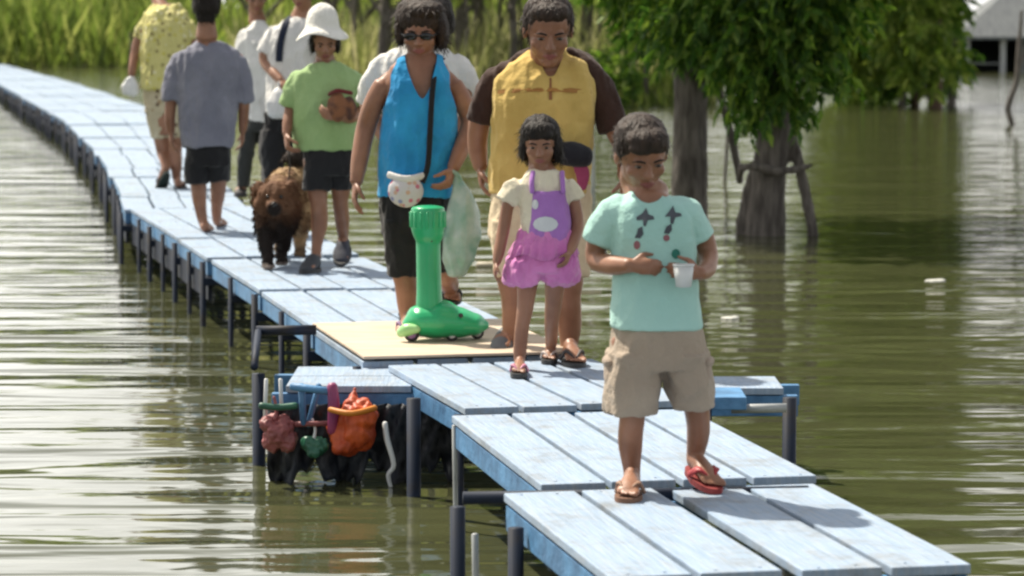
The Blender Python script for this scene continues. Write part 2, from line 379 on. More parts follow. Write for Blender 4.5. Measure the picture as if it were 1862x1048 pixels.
# front-left trestle with a horizontal pipe
t = thing('trestle', 'front navy trestle with a horizontal pipe sticking out left of the walkway', 'trestle', (*Z(832, 900).xy, 0))
pa = Z(832, 893); pb = Z(938, 930)
for p in (pa, pb):
    bm = bmesh.new(); post_mesh(bm, p, -1.2, DECK - 0.05, 0.024); bm_obj('post', bm, M['navy'], t, True)
bm = bmesh.new(); c0 = on_y(842, 906, pa.y - 0.03); tube(bm, [c0, c0 + Vector((1.08, 0.12, 0))], [0.02, 0.02], seg=10, sub=1, cap=0); bm_obj('pipe', bm, M['navy'], t, True)
M['pvc'] = mat('grey_pvc', (0.45, 0.47, 0.47), (0.3, 0.32, 0.32), rough=0.4)
for (x0, y0, z1, rad, lab) in ((824, 760, DECK - 0.03, 0.009, 'thin grey pipe standing at the left corner of the panel'), (861, 912, DECK - 0.12, 0.011, 'short thin grey pipe standing under the front horizontal pipe')):
    p = Z(x0, y0) if y0 < 800 else on_y(x0, y0 + 10, pa.y - 0.1)
    bm = bmesh.new(); tube(bm, [(p.x, p.y, -1.0), (p.x + 0.01, p.y, -0.2), (p.x + 0.004, p.y + 0.01, z1)], [rad] * 3, seg=8, sub=3, cap=0.3)
    tag(bm_obj('thin_pipe', bm, M['pvc'], None, True), lab, 'pipe')
# cream plywood
t3 = ends[3]; bm = bmesh.new()
box_at(bm, t3[1], t3[2], t3[3], -0.02, t3[4] + 0.03, 0.0, 0.93, DECK + 0.010, DECK + 0.022, 0.002)
tag(bm_obj('plywood_sheet', bm, M['ply']), 'cream plywood sheet lying across the blue walkway under the green toy', 'plywood sheet')

# side platforms at the crossing
def side_platform(px0, px1, y_front, y_back, label, zt, postpx):
    A = on_z(px0, y_front, zt); B = on_z(px1, y_front, zt); Cc = on_z(px0, y_back, zt); D = on_z(px1, y_back, zt)
    t = thing('side_platform', label, 'platform', (A.x, A.y, zt))
    for i in range(2):
        f0 = i * 0.5; f1 = f0 + 0.48
        bm = bmesh.new(); y0 = A.y + (Cc.y - A.y) * f0; y1 = A.y + (Cc.y - A.y) * f1
        box(bm, ((A.x + B.x) / 2, (y0 + y1) / 2, zt - 0.014), (B.x - A.x, y1 - y0, 0.028), None, 0.003); bm_obj('plank', bm, M['deck'], t)
    bm = bmesh.new(); box(bm, ((A.x + B.x) / 2, A.y + 0.03, zt - 0.075), (B.x - A.x + 0.12, 0.045, 0.085), None, 0.003); bm_obj('front_beam', bm, M['blue'], t)
    bm = bmesh.new(); box(bm, ((A.x + B.x) / 2, Cc.y - 0.03, zt - 0.075), (B.x - A.x + 0.2, 0.045, 0.085), None, 0.003); bm_obj('back_beam', bm, M['blue'], t)
    for p, yy in postpx:
        q = on_y(p, 700, yy if yy else A.y)
        bm = bmesh.new(); post_mesh(bm, q, -1.2, zt - 0.0, 0.028); bm_obj('post', bm, M['navy'], t, True)
    return t
sp1 = side_platform(520, 748, 702, 666, 'small side platform on the left with clutter hanging below it', DECK - 0.03, [(470, 12.0), (752, 11.2)])
sp2 = side_platform(1270, 1425, 706, 684, 'small blue side platform on the right behind the boy', DECK - 0.04, [(1436, 11.3)])
bm = bmesh.new(); q0 = on_y(1330, 744, 11.0); q1 = on_y(1430, 742, 11.0); tube(bm, [q0, q1], [0.018, 0.018], seg=8, sub=1, cap=0); bm_obj('pipe', bm, M['pvc'], sp2, True)
bm = bmesh.new(); q0 = on_y(1296, 725, 11.05); box(bm, (q0.x + 0.04, q0.y, q0.z), (0.16, 0.3, 0.05), None, 0.004); bm_obj('bracket', bm, M['blue'], sp2)
bm = bmesh.new(); q0 = on_y(462, 668, 11.9); q1 = on_y(575, 600, 12.4); tube(bm, [q0 + Vector((0, 0, 0.0)), on_y(470, 602, 12.4)], [0.016] * 2, seg=8, sub=1, cap=0); tube(bm, [on_y(466, 602, 12.4), q1], [0.022] * 2, seg=8, sub=1, cap=0); bm_obj('bent_pipe', bm, M['navy'], sp1, True)

# added dark sheet that stands in for the shade below the crossing
M['deck_shade'] = mat('shade_navy', (0.012, 0.018, 0.03), (0.02, 0.02, 0.022), rough=.55, scale=5, bump=.4, bscale=12)
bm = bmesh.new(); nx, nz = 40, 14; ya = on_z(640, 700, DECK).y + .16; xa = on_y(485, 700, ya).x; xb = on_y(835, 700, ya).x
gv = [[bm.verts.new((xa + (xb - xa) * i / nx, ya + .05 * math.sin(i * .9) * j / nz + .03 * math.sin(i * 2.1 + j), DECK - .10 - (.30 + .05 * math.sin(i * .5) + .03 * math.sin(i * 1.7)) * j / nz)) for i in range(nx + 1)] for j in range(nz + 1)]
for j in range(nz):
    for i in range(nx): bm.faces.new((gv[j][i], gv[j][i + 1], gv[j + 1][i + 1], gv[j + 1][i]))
o = bm_obj('shade_sheet', bm, M['deck_shade'], None, True); md = o.modifiers.new('t', 'SOLIDIFY'); md.thickness = .004; tag(o, 'dark sheet added as the shade under the walkway behind the hanging clutter', 'shade_sheet')

# ------------------------------------------------------------------ clutter hanging under the left platform
M['orange'] = mat('orange_plastic', (0.60, 0.10, 0.02), (0.36, 0.045, 0.012), rough=0.5, scale=12, bump=0.4, bscale=20)
M['redp'] = mat('faded_red_plastic', (0.30, 0.085, 0.085), (0.20, 0.06, 0.06), rough=0.5, scale=9)
M['greenp'] = mat('green_plastic', (0.03, 0.14, 0.085), (0.02, 0.08, 0.055), rough=0.4)
M['magenta'] = mat('magenta_plastic', (0.30, 0.05, 0.13), (0.2, 0.03, 0.13), rough=0.45)
M['whitep'] = mat('white_plastic', (0.72, 0.74, 0.74), (0.6, 0.62, 0.64), rough=0.4)
YC = on_z(640, 700, DECK).y + 0.05
def C(px, py, dy=0.0): return on_y(px, py, YC + dy)
bm = bmesh.new()
for px, py, a, b in ((645, 765, 38, 34), (622, 785, 26, 30), (662, 755, 24, 30), (630, 812, 26, 18), (652, 790, 30, 30)):
    ell(bm, C(px, py, random.uniform(-.03, .03)), (a / 455, 0.07, b / 455))
tube(bm, [C(640, 735), C(646, 705, .03)], [0.035, 0.012])
me = fuse(bm, 0.007, 4); wrinkle(me, 0.016, 12, (1, 1, .5)); wrinkle(me, 0.007, 30, (1, 1, .5))
t = thing('orange_sack', 'crumpled orange plastic sack hanging under the left platform', 'sack', C(640, 830)); mesh_obj('sack_body', me, M['orange'], t)
bm = bmesh.new(); tube(bm, [C(600, 745, -.06), C(640, 752, -.11), C(682, 742, -.06)], [0.012] * 3); bm_obj('tape_band', bm, mat('orange_tape', (0.65, 0.22, 0.02), rough=0.5), t, True)
# red net sack
t = thing('net_sack', 'faded red net sack sagging at the left end of the clutter', 'sack', C(508, 825))
bm = bmesh.new()
for px, py, a, b in ((492, 770, 17, 16), (516, 775, 18, 18), (498, 800, 20, 22), (524, 802, 15, 20), (508, 788, 24, 24)): ell(bm, C(px, py, random.uniform(-.02, .02)), (a / 455, .05, b / 455))
me = fuse(bm, .006, 3); wrinkle(me, .016, 16, (1, 1, .6)); wrinkle(me, .007, 42, (1, 1, 1)); mesh_obj('sack_body', me, M['redp'], t)
bm = bmesh.new(); tube(bm, [C(500, 762), C(503, 745, .01), C(498, 722, .02)], [.012, .007, .006], seg=8); bm_obj('tie_string', bm, M['redp'], t, True)
bm = bmesh.new(); tube(bm, [C(474, 738, -.01), C(505, 741, -.01), C(538, 738, -.01)], [0.014] * 3); tag(bm_obj('green_strap', bm, M['greenp'], None, True), 'pale green strap tied above the red crate', 'strap')
bm = bmesh.new(); tube(bm, [C(604, 702, -.02), C(607, 740, -.03), C(604, 785, -.02)], [0.022, 0.024, 0.02]); tag(bm_obj('plastic_tube', bm, M['magenta'], None, True), 'upright magenta plastic tube beside the orange sack', 'tube')
# crumpled green plastic
t = thing('plastic_scrap_bundle', 'small crumpled green plastic bundle hanging left of the orange sack', 'bundle', C(573, 835))
bm = bmesh.new()
for px, py, a, b in ((562, 806, 14, 14), (582, 810, 16, 14), (572, 822, 14, 10)): ell(bm, C(px, py, random.uniform(-.02, .02)), (a / 455, .04, b / 455))
me = fuse(bm, .006, 2); wrinkle(me, .014, 18, (1, 1, .6)); wrinkle(me, .006, 45, (1, 1, 1)); mesh_obj('bundle_body', me, M['greenp'], t)
bm = bmesh.new(); tube(bm, [C(570, 800), C(573, 782, .01), C(568, 762, .02)], [.008, .006, .005], seg=8); bm_obj('tie_string', bm, M['whitep'], t, True)
# frame of pale pipes they hang on
t = thing('hanging_frame', 'pale blue and white pipe frame holding the hanging clutter', 'frame', C(560, 760))
for pts, m_, rd in (([C(484, 690, .02), C(482, 758, .02)], 'whitep', .008), ([C(510, 690, .05), C(512, 740, .05)], 'whitep', .008), ([C(548, 700), C(552, 772)], 'blue', .014), ([C(580, 700, .03), C(560, 775, .03)], 'blue', .012), ([C(536, 772), C(600, 770)], 'redp', .011), ([C(530, 703, -.01), C(600, 712, -.02)], 'blue', .016)):
    bm = bmesh.new(); tube(bm, pts, [rd] * 2, seg=8, sub=1, cap=0.4); bm_obj('pipe', bm, M[m_], t, True)
bm = bmesh.new(); tube(bm, [C(700, 770), C(704, 800, -.02), C(716, 845, -.03), C(706, 865, -.02), C(714, 897, 0)], [0.011, 0.012, 0.01, 0.009, 0.007], seg=8)
tag(bm_obj('rope', bm, M['whitep'], None, True), 'frayed white rope dangling into the water below the platform', 'rope')

# ------------------------------------------------------------------ people
M['skin'] = mat('brown_skin', (0.335, 0.165, 0.10), (0.235, 0.108, 0.062), rough=0.44, scale=9, bump=0.08, bscale=120, sss=0.12)
M['skin2'] = mat('tanned_skin', (0.38, 0.195, 0.12), (0.28, 0.135, 0.08), rough=0.44, scale=9, bump=0.08, bscale=120, sss=0.12)
M['hair'] = mat('black_hair', (0.022, 0.016, 0.013), (0.010, 0.008, 0.007), rough=0.55, spec=.25, scale=40, stretch=(1, 1, 0.2), bump=0.6, bscale=90)
M['hairb'] = mat('dark_brown_hair', (0.045, 0.028, 0.020), (0.02, 0.013, 0.010), rough=0.55, spec=.3, scale=40, stretch=(1, 1, 0.2), bump=0.6, bscale=90)
M['eyew'] = mat('eye_white', (0.24, 0.20, 0.17), rough=0.35); M['iris'] = mat('dark_iris', (0.012, 0.008, 0.006), rough=0.15)
M['lip'] = mat('lips', (0.30, 0.10, 0.085), (0.24, 0.08, 0.07), rough=0.45)
M['sole'] = mat('dark_rubber', (0.03, 0.03, 0.032), (0.05, 0.05, 0.05), rough=0.7)

class Fig:
    def __init__(s, label, foot_y, foot_x, skin='skin', group=None, vox=0.006):
        p = on_z(foot_x, foot_y, DECK); s.Y = p.y; s.s = F / p.y; s.skin = M[skin]; s.vox = vox
        s.root = thing('person', label, 'person', (p.x, p.y, DECK + 0.002), group); s.bm = bmesh.new()
    def p(s, px, py, dy=0.0): return on_y(px, py, s.Y + dy)
    def P(s, q): return s.p(*q) if not isinstance(q, Vector) else q
    def limb(s, pts, rads, bm=None, seg=14, side=None, cap=.6):
        tube(s.bm if bm is None else bm, [s.P(q) for q in pts], [(r[0] / s.s, r[1] / s.s) if isinstance(r, tuple) else r / s.s for r in rads], seg=seg, sub=4, side=side, cap=cap)
    def rings(s, rows, bm=None, k=1.0):
        L = []
        for row in sorted(rows, key=lambda q: -q[0]):
            y, xl, xr, dep = row[:4]; dy = row[4] if len(row) > 4 else 0
            L.append((s.p((xl + xr) / 2, y, dy), (xr - xl) / 2 / s.s * k, dep * k))
        stack(s.bm if bm is None else bm, L)
    def garment(s, name, mat_, stacks=(), tubes=(), amp=0.005, freq=9, vox=None, smooth=3, stretch=(1, 1, 0.45), parent=None):
        bm = bmesh.new()
        for r in stacks: s.rings(r, bm)
        for t in tubes: s.limb(t[0], t[1], bm, seg=20, cap=0.15)
        me = fuse(bm, vox or s.vox, smooth)
        if amp: wrinkle(me, amp * 1.7, freq * .75, stretch, seed=len(name) + s.Y); wrinkle(me, amp * .95, freq * 1.9, (1, .8, .55), seed=s.Y * 2)
        o = mesh_obj(name, me, mat_, parent or s.root); return o
    def cut(s, o, poly, dy=0.0):
        """open a neckline: remove the front faces that project inside the polygon"""
        bm = bmesh.new(); bm.from_mesh(o.data); kill = []
        for f in bm.faces:
            c = f.calc_center_median()
            if c.y > s.Y + dy: continue
            q = c - CAM; px = CX + F * q.x / q.dot(FWD); py = CY - F * q.dot(UP) / q.dot(FWD); ins = False
            for i in range(len(poly)):
                (x1, y1), (x2, y2) = poly[i], poly[i - 1]
                if (y1 > py) != (y2 > py) and px < (x2 - x1) * (py - y1) / (y2 - y1) + x1: ins = not ins
            if ins: kill.append(f)
        bmesh.ops.delete(bm, geom=kill, context='FACES')
        bd = [e for e in bm.edges if e.is_boundary]; nb = {}
        for e in bd:
            for a_, b_ in (tuple(e.verts), tuple(e.verts)[::-1]): nb.setdefault(a_, []).append(b_)
        for _ in range(14):
            new = {v: v.co * .4 + sum((q.co for q in n_), Vector()) / len(n_) * .6 for v, n_ in nb.items()}
            for v, c in new.items(): v.co = c
        bm.to_mesh(o.data); bm.free()
    # ---- head: centre px, height px, yaw / pitch / roll in degrees (0 = facing the camera)
    def head(s, px, py, hpx, yaw=0, pitch=0, roll=0, dy=0, neck=None, face=True, mouth_open=0.0, neck_r=0.27):
        h = hpx / s.s; c = s.p(px, py, dy)
        Rm = Euler((R(pitch), R(roll), R(yaw)), 'XYZ').to_matrix()
        s.hc, s.h, s.HR = c, h, Rm
        T = lambda v: c + Rm @ (Vector(v) * h)
        s.HT = T; bm = s.bm
        E = lambda cc, r: ell(bm, T(cc), (r[0] * h, r[1] * h, r[2] * h), Rm)
        E((0, .06, .12), (.335, .40, .375)); E((0, -.07, -.10), (.275, .275, .33)); E((0, -.17, -.37), (.14, .14, .11)); E((0, -.02, -.22), (.255, .22, .2))
        for sx in (-1, 1):
            E((sx * .16, -.22, -.10), (.11, .09, .10)); E((sx * .335, .04, -.01), (.035, .085, .125)); E((sx * .045, -.375, -.125), (.04, .04, .032))
            E((sx * .14, -.315, .075), (.10, .045, .032))
        tube(bm, [T((0, -.325, .04)), T((0, -.365, -.05)), T((0, -.415, -.12))], [.035 * h, .042 * h, .048 * h], seg=10)
        E((0, -.325, -.225), (.10, .05, .025)); E((0, -.318, -.265), (.085, .05, .028))
        if neck is not None:
            tube(bm, [T((0, .07, -.22)), T((0, .09, -.42)), s.P(neck)], [neck_r * h * .9, neck_r * h * .88, neck_r * h * 1.15], seg=16)
        if face:
            for sx in (-1, 1):
                e = bmesh.new(); ell(e, T((sx * .135, -.305, .01)), (.058 * h, .032 * h, .017 * h), Rm, 14, 8); o = bm_obj('eye', e, M['eyew'], s.root, True)
                e = bmesh.new(); ell(e, T((sx * .135, -.330, .008)), (.030 * h, .016 * h, .0165 * h), Rm, 12, 8); bm_obj('iris', e, M['iris'], None, True).parent = o
                e = bmesh.new(); tube(e, [T((sx * .06, -.362, .085)), T((sx * .14, -.355, .108)), T((sx * .225, -.305, .082))], [(.012 * h, .008 * h), (.014 * h, .009 * h), (.006 * h, .006 * h)], seg=8, side=(0, 0, 1)); bm_obj('eyebrow', e, M['hair'], s.root, True)
            e = bmesh.new()
            tube(e, [T((-.105, -.335, -.245)), T((-.04, -.372, -.228)), T((.04, -.372, -.228)), T((.105, -.335, -.245))], [(.008 * h, .01 * h), (.02 * h, .016 * h), (.02 * h, .016 * h), (.008 * h, .01 * h)], seg=8, side=(0, 0, 1))
            tube(e, [T((-.09, -.335, -.25 - mouth_open * .02)), T((0, -.368, -.272 - mouth_open * .03)), T((.09, -.335, -.25 - mouth_open * .02))], [(.008 * h, .01 * h), (.024 * h, .018 * h), (.008 * h, .01 * h)], seg=8, side=(0, 0, 1))
            bm_obj('mouth', e, M['lip'], s.root, True)
    def hair(s, blobs, mat_='hair', amp=0.017, tufts=260, tl=0.16, vox=0.006, down=0.8, freq=34):
        h = s.h; bm = bmesh.new()
        for c, r in blobs: ell(bm, s.HT(c), tuple(x * h for x in r), s.HR)
        me = fuse(bm, vox, 3)
        wrinkle(me, amp * h, freq, (1, 1, 0.25), seed=s.Y)
        # loose strands that break the outline
        n = len(me.vertices); V = []; Fc = []; rr = random.Random(int(s.Y * 100))
        for _ in range(tufts * 4):
            v = me.vertices[rr.randrange(n)]; lc = s.HR.transposed() @ (v.co - s.hc) / h
            if lc.y < -.16 and lc.z < .42: continue
            d = (v.normal * 0.35 + Vector((0, 0, -down)) + Vector((rr.gauss(0, .35), rr.gauss(0, .35), rr.gauss(0, .2)))).normalized()
            L = tl * h * rr.uniform(.5, 1.2); sd = d.cross(v.normal).normalized() * (0.0075 * h); b = v.co - v.normal * .012 * h; k = len(V)
            V += [b - sd, b + sd, b + d * L * .55 + v.normal * .02 * h + sd * .8, b + d * L * .55 + v.normal * .02 * h - sd * .8, b + d * L]
            Fc += [(k, k + 1, k + 2, k + 3), (k + 3, k + 2, k + 4)]
        m2 = bpy.data.meshes.new('t'); m2.from_pydata([tuple(v) for v in V], [], Fc)
        b2 = bmesh.new(); b2.from_mesh(me); b2.from_mesh(m2); b2.to_mesh(me); b2.free()
        return mesh_obj('hair', me, M[mat_], s.root)
    # ---- hand with five fingers
    def hand(s, wrist, fwd, palm, size, curl=0.5, thumb=None, spread=0.10, bm=None, curls=None):
        bm = s.bm if bm is None else bm
        w_ = s.P(wrist); f = Vector(fwd).normalized(); n = Vector(palm); n = (n - f * n.dot(f)).normalized(); t = f.cross(n)
        if thumb is not None and t.dot(Vector(thumb)) < 0: t = -t
        L = size; pl = .52 * L
        tube(bm, [w_ - f * .06 * L, w_ + f * .12 * L, w_ + f * .34 * L, w_ + f * pl], [(.14 * L, .11 * L), (.18 * L, .10 * L), (.225 * L, .095 * L), (.21 * L, .075 * L)], seg=14, sub=3, side=t)
        for i, (off, ln, r) in enumerate(((.165, .43, .052), (.058, .48, .055), (-.05, .45, .052), (-.152, .35, .046))):
            a = curl if curls is None else curls[i]; a *= (1, 1.05, 1.1, 1.2)[i]
            base = w_ + f * (pl * (.98 if i in (1, 2) else .93)) + t * off * L; d = (f + t * (off * spread * 6)).normalized(); q = [base - f * .08 * L, base]; cur = base
            for j, fr in enumerate((.45, .32, .25)):
                ang = a * (.75, 1.0, .75)[j]
                d = (d * math.cos(ang) + n * math.sin(ang)).normalized(); cur = cur + d * ln * L * fr; q.append(cur)
                n_ = n
            tube(bm, q, [r * L, r * L * 1.02, r * L, r * L * .92, r * L * .75], seg=10, sub=3, cap=.8)
        tb = w_ + f * .13 * L + t * .13 * L; d1 = (f * .62 + t * .72 + n * .25).normalized(); p1 = tb + d1 * .22 * L; d2 = (f * .85 + t * .25 + n * (.2 + curl * .6)).normalized(); p2 = p1 + d2 * .2 * L; p3 = p2 + (d2 + n * .35 * curl).normalized() * .15 * L
        tube(bm, [tb, p1, p2, p3], [.085 * L, .072 * L, .062 * L, .045 * L], seg=10, sub=3, cap=.8)
    # ---- bare foot with toes; heel and toe in world space at sole level
    def foot(s, ankle, heel, toe, width, bm=None):
        bm = s.bm if bm is None else bm
        a = s.P(ankle); h_ = s.P(heel); t = s.P(toe); f = (t - h_); L = f.length; f.normalize(); up = Vector((0, 0, 1)); up = (up - f * up.dot(f)).normalized(); sd = f.cross(up)
        w2 = width / 2
        tube(bm, [h_ + f * .10 * L + up * .17 * L, h_ + f * .3 * L + up * .17 * L, h_ + f * .55 * L + up * .13 * L, h_ + f * .78 * L + up * .075 * L], [(w2 * .68, .16 * L), (w2 * .70, .16 * L), (w2 * .9, .12 * L), (w2 * .98, .072 * L)], seg=14, sub=3, side=sd)
        tube(bm, [a, h_ + f * .2 * L + up * .22 * L], [(w2 * .66, w2 * .75), (w2 * .7, w2 * .9)], seg=14, sub=3, side=sd)
        for i in range(5):
            o = (-.78 + i * .39) * w2; ln = (.20, .21, .19, .165, .13)[i] * L; r = (.26, .17, .16, .15, .14)[i] * w2
            b = h_ + f * (.77 - .012 * i) * L + sd * o + up * .06 * L
            tube(bm, [b, b + f * ln * .6 + up * .0, b + f * ln - up * .02 * L], [r * 1.05, r, r * .85], seg=10, sub=2, cap=.8)
    def slipper(s, heel, toe, width, mat_, strap, th=0.018, name='slipper'):
        h_ = s.P(heel); t = s.P(toe); f = (t - h_); L = f.length; f.normalize(); up = Vector((0, 0, 1)); up = (up - f * up.dot(f)).normalized(); sd = f.cross(up); bm = bmesh.new(); lo = []; hi = []
        for i in range(28):
            a = 2 * math.pi * i / 28; x = math.cos(a); y = math.sin(a)
            wd = width * (.5 + .06 * x) * (1 if x > 0 else .9); q = h_ + f * L * (.5 + .54 * x) + sd * wd * math.copysign(abs(y) ** .8, y)
            lo.append(bm.verts.new(q - up * th)); hi.append(bm.verts.new(q))
        bm.faces.new(lo[::-1]); bm.faces.new(hi)
        for i in range(28): bm.faces.new((lo[i], lo[(i + 1) % 28], hi[(i + 1) % 28], hi[i]))
        o = bm_obj(name, bm, M['sole'] if mat_ is None else mat_, s.root)
        bm = bmesh.new(); k = h_ + f * L * .80 + up * .05 * L
        for sg in (-1, 1):
            tube(bm, [k, h_ + f * L * .62 + sd * sg * width * .33 + up * .19 * L, h_ + f * L * .42 + sd * sg * width * .5 + up * .005], [(.010, .006), (.014, .006), (.012, .006)], seg=8, side=f)
        st = bm_obj('strap', bm, strap, None, True); st.parent = o
        return o
    def shoe(s, ankle, heel, toe, width, mat_, sole=None, name='shoe'):
        h_ = s.P(heel); t = s.P(toe); f = (t - h_); L = f.length; f.normalize(); up = Vector((0, 0, 1)); up = (up - f * up.dot(f)).normalized(); sd = f.cross(up); w2 = width / 2
        bm = bmesh.new()
        tube(bm, [h_ + f * .1 * L + up * .2 * L, h_ + f * .35 * L + up * .19 * L, h_ + f * .65 * L + up * .13 * L, h_ + f * .9 * L + up * .09 * L], [(w2 * .8, .2 * L), (w2 * .85, .19 * L), (w2, .13 * L), (w2 * .8, .08 * L)], seg=16, side=sd)
        o = mesh_obj(name, fuse(bm, .008, 3), mat_, s.root)
        bm = bmesh.new(); lo = []; hi = []
        for i in range(24):
            a = 2 * math.pi * i / 24; q = h_ + f * L * (.5 + .56 * math.cos(a)) + sd * w2 * 1.12 * math.sin(a); lo.append(bm.verts.new(q)); hi.append(bm.verts.new(q + up * .022))
        bm.faces.new(lo[::-1]); bm.faces.new(hi)
        for i in range(24): bm.faces.new((lo[i], lo[(i + 1) % 24], hi[(i + 1) % 24], hi[i]))
        q = bm_obj('shoe_sole', bm, M['sole'] if sole is None else sole, None); q.parent = o
        return o
    def finish(s, smooth=4, vox=None):
        me = fuse(s.bm, vox or s.vox, smooth)
        return mesh_obj('body', me, s.skin, s.root)

def decal(fig, target, polys, mat_, name, yaw=0, off=0.0025):
    """printed patches laid on the cloth: polygons in photo pixels, dropped onto the garment"""
    me = target.data; bvh = BVHTree.FromPolygons([v.co for v in me.vertices], [tuple(p.vertices) for p in me.polygons])
    bm = bmesh.new()
    for poly in polys:
        c = (sum(p[0] for p in poly) / len(poly), sum(p[1] for p in poly) / len(poly)); ringsv = []
        def drop(px, py):
            q = on_y(px, py, fig.Y); d = (q - CAM).normalized(); hit = bvh.ray_cast(CAM, d)
            return (hit[0] - d * off) if hit[0] is not None else None
        for k in (1.0, .66, .33):
            r = []
            for i in range(len(poly)):
                a = poly[i]; b = poly[(i + 1) % len(poly)]
                for t in (0, .5): r.append((c[0] + ((a[0] * (1 - t) + b[0] * t) - c[0]) * k, c[1] + ((a[1] * (1 - t) + b[1] * t) - c[1]) * k))
            vs = [drop(*q) for q in r]
            if any(v is None for v in vs): ringsv = None; break
            ringsv.append([bm.verts.new(v) for v in vs])
        cc = drop(*c)
        if ringsv is None or cc is None: continue
        cv = bm.verts.new(cc); n = len(ringsv[0])
        for A_, B_ in zip(ringsv, ringsv[1:]):
            for i in range(n): bm.faces.new((A_[i], A_[(i + 1) % n], B_[(i + 1) % n], B_[i]))
        for i in range(n): bm.faces.new((ringsv[-1][i], ringsv[-1][(i + 1) % n], cv))
    o = bm_obj(name, bm, mat_, None); o.parent = target; return o
def circ(cx, cy, rx, ry, n=12): return [(cx + rx * math.cos(2 * math.pi * i / n), cy + ry * math.sin(2 * math.pi * i / n)) for i in range(n)]

SHORT = [((0, .10, .20), (.365, .40, .345)), ((0, .22, .02), (.34, .27, .33)), ((0, -.16, .36), (.29, .20, .14)), ((.30, .06, .14), (.07, .16, .16)), ((-.30, .06, .14), (.07, .16, .16))]
BOB = [((0, .10, .20), (.39, .42, .36)), ((.34, .08, -.12), (.13, .24, .36)), ((-.34, .08, -.12), (.13, .24, .36)), ((0, .28, -.10), (.36, .2, .42)), ((0, -.17, .36), (.29, .20, .14))]
def deckpt(px, py, up=0.0): return on_z(px, py, DECK + up)

# ================= boy
b = Fig('boy in mint green T-shirt and beige cargo shorts stepping along the walkway', 897, 1190, vox=0.0055)
b.head(1167, 284, 136, yaw=14, pitch=25, roll=-3, neck=(1180, 362, .02))
b.hair([((0, .10, .21), (.375, .41, .345)), ((0, .22, .04), (.34, .27, .33)), ((0, -.17, .345), (.31, .21, .15)), ((.30, .05, .14), (.075, .17, .17)), ((-.30, .05, .14), (.075, .17, .17)), ((-.08, -.30, .27), (.22, .09, .09)), ((.1, -.29, .28), (.18, .09, .09))], 'hairb', amp=.012, tufts=200, tl=.10)
shirt = [(595, 1107, 1280, .126), (560, 1112, 1275, .120), (500, 1117, 1268, .11), (440, 1113, 1266, .108), (400, 1112, 1258, .10), (374, 1118, 1248, .085), (356, 1136, 1228, .068), (346, 1150, 1212, .058)]
b.rings([(r[0], r[1], r[2], r[3]) for r in shirt], k=.80)
b.limb([(1115, 380, .0), (1092, 425, .02), (1084, 470, .03), (1112, 482, -.05), (1146, 483, -.13)], [19, 21, 20, 19, 14])
b.hand((1146, 483, -.13), (1, -.25, -.05), (.15, 1, -.25), .125, curl=1.05, thumb=(0, 0, 1))
b.limb([(1245, 375, .0), (1275, 420, .03), (1287, 462, .03), (1286, 488, -.04), (1272, 498, -.12)], [19, 20, 19, 17, 13])
b.hand((1272, 498, -.12), (-.85, -.4, .12), (-.35, .9, .0), .12, curl=.85, thumb=(0, 0, 1))
b.limb([(1152, 620), (1148, 700, -.03), (1150, 752, -.03), (1146, 800, .0), (1149, 860, .03), (1149, 882, .04)], [42, 32, 24, 23.5, 16, 16])
b.limb([(1240, 620), (1258, 690, .0), (1266, 738, .03), (1270, 785, .09), (1262, 838, .15)], [42, 32, 24, 22, 15.5])
hl = deckpt(1152, 889, .02); tl_ = deckpt(1142, 911, .02); fL = (tl_ - hl); hl = hl + Vector((.0, .02, 0)); tl_ = hl + Vector((-.03, -.185, 0))
b.foot((1149, 882, .04), hl, tl_, .075)
hr = b.p(1254, 848, .16); tr = b.p(1303, 888, -.01)
b.foot((1262, 838, .15), hr, tr, .075)
b.slipper(hl + Vector((0, .0, -.002)), tl_ + Vector((0, 0, -.002)), .085, mat('brown_foam_sole', (.20, .10, .06), rough=.7), mat('tan_strap', (.35, .2, .13), rough=.6))
b.slipper(hr, tr, .085, mat('red_foam_sole', (.33, .04, .035), (.22, .03, .03), rough=.6), mat('red_strap', (.40, .035, .045), rough=.5))
b.finish()
M['mint'] = cloth('mint_cotton', (0.46, 0.72, 0.66), (0.38, 0.64, 0.585), scale=3)
sh = b.garment('t_shirt', M['mint'], [shirt], [([(1140, 385), (1118, 390), (1100, 412, .01), (1090, 441, .02)], [30, 30, 31, 33]), ([(1220, 382), (1242, 387), (1262, 408, .01), (1274, 434, .02)], [30, 29, 29, 30])], amp=.006, freq=8, smooth=7)
b.cut(sh, [(1146, 325), (1152, 352), (1164, 366), (1180, 371), (1196, 366), (1208, 352), (1214, 325)], 0)
M['print'] = mat('dark_print', (0.05, 0.06, 0.075), (0.09, 0.10, 0.12), rough=.8); M['printr'] = mat('reddish_print', (0.28, 0.12, 0.14), rough=.8); M['printp'] = mat('pale_grey_print', (0.66, 0.68, 0.70), rough=.8); M['printg'] = mat('green_print', (0.03, 0.2, 0.15), rough=.8)
decal(b, sh, [[(1168, 388), (1175, 378), (1179, 390), (1188, 393), (1190, 399), (1178, 401), (1174, 412), (1170, 411), (1169, 400), (1158, 401), (1157, 395)], [(1160, 416), (1168, 412), (1170, 426), (1164, 434), (1154, 433), (1158, 424)], [(1217, 384), (1224, 374), (1228, 386), (1238, 388), (1240, 393), (1228, 396), (1224, 408), (1219, 406), (1219, 394), (1209, 394)], [(1212, 412), (1221, 407), (1222, 419), (1216, 426), (1207, 424)]], M['print'], 'shirt_print')
decal(b, sh, [circ(1158, 446, 6, 8)], M['printr'], 'shirt_print')
decal(b, sh, [circ(1229, 462, 8, 9)], M['printg'], 'shirt_print')
decal(b, sh, [circ(1212, 433, 6, 6)], M['printr'], 'shirt_print')
M['khaki'] = cloth('beige_cotton', (0.42, 0.345, 0.27), (0.34, 0.275, 0.215), scale=4, bump=.5)
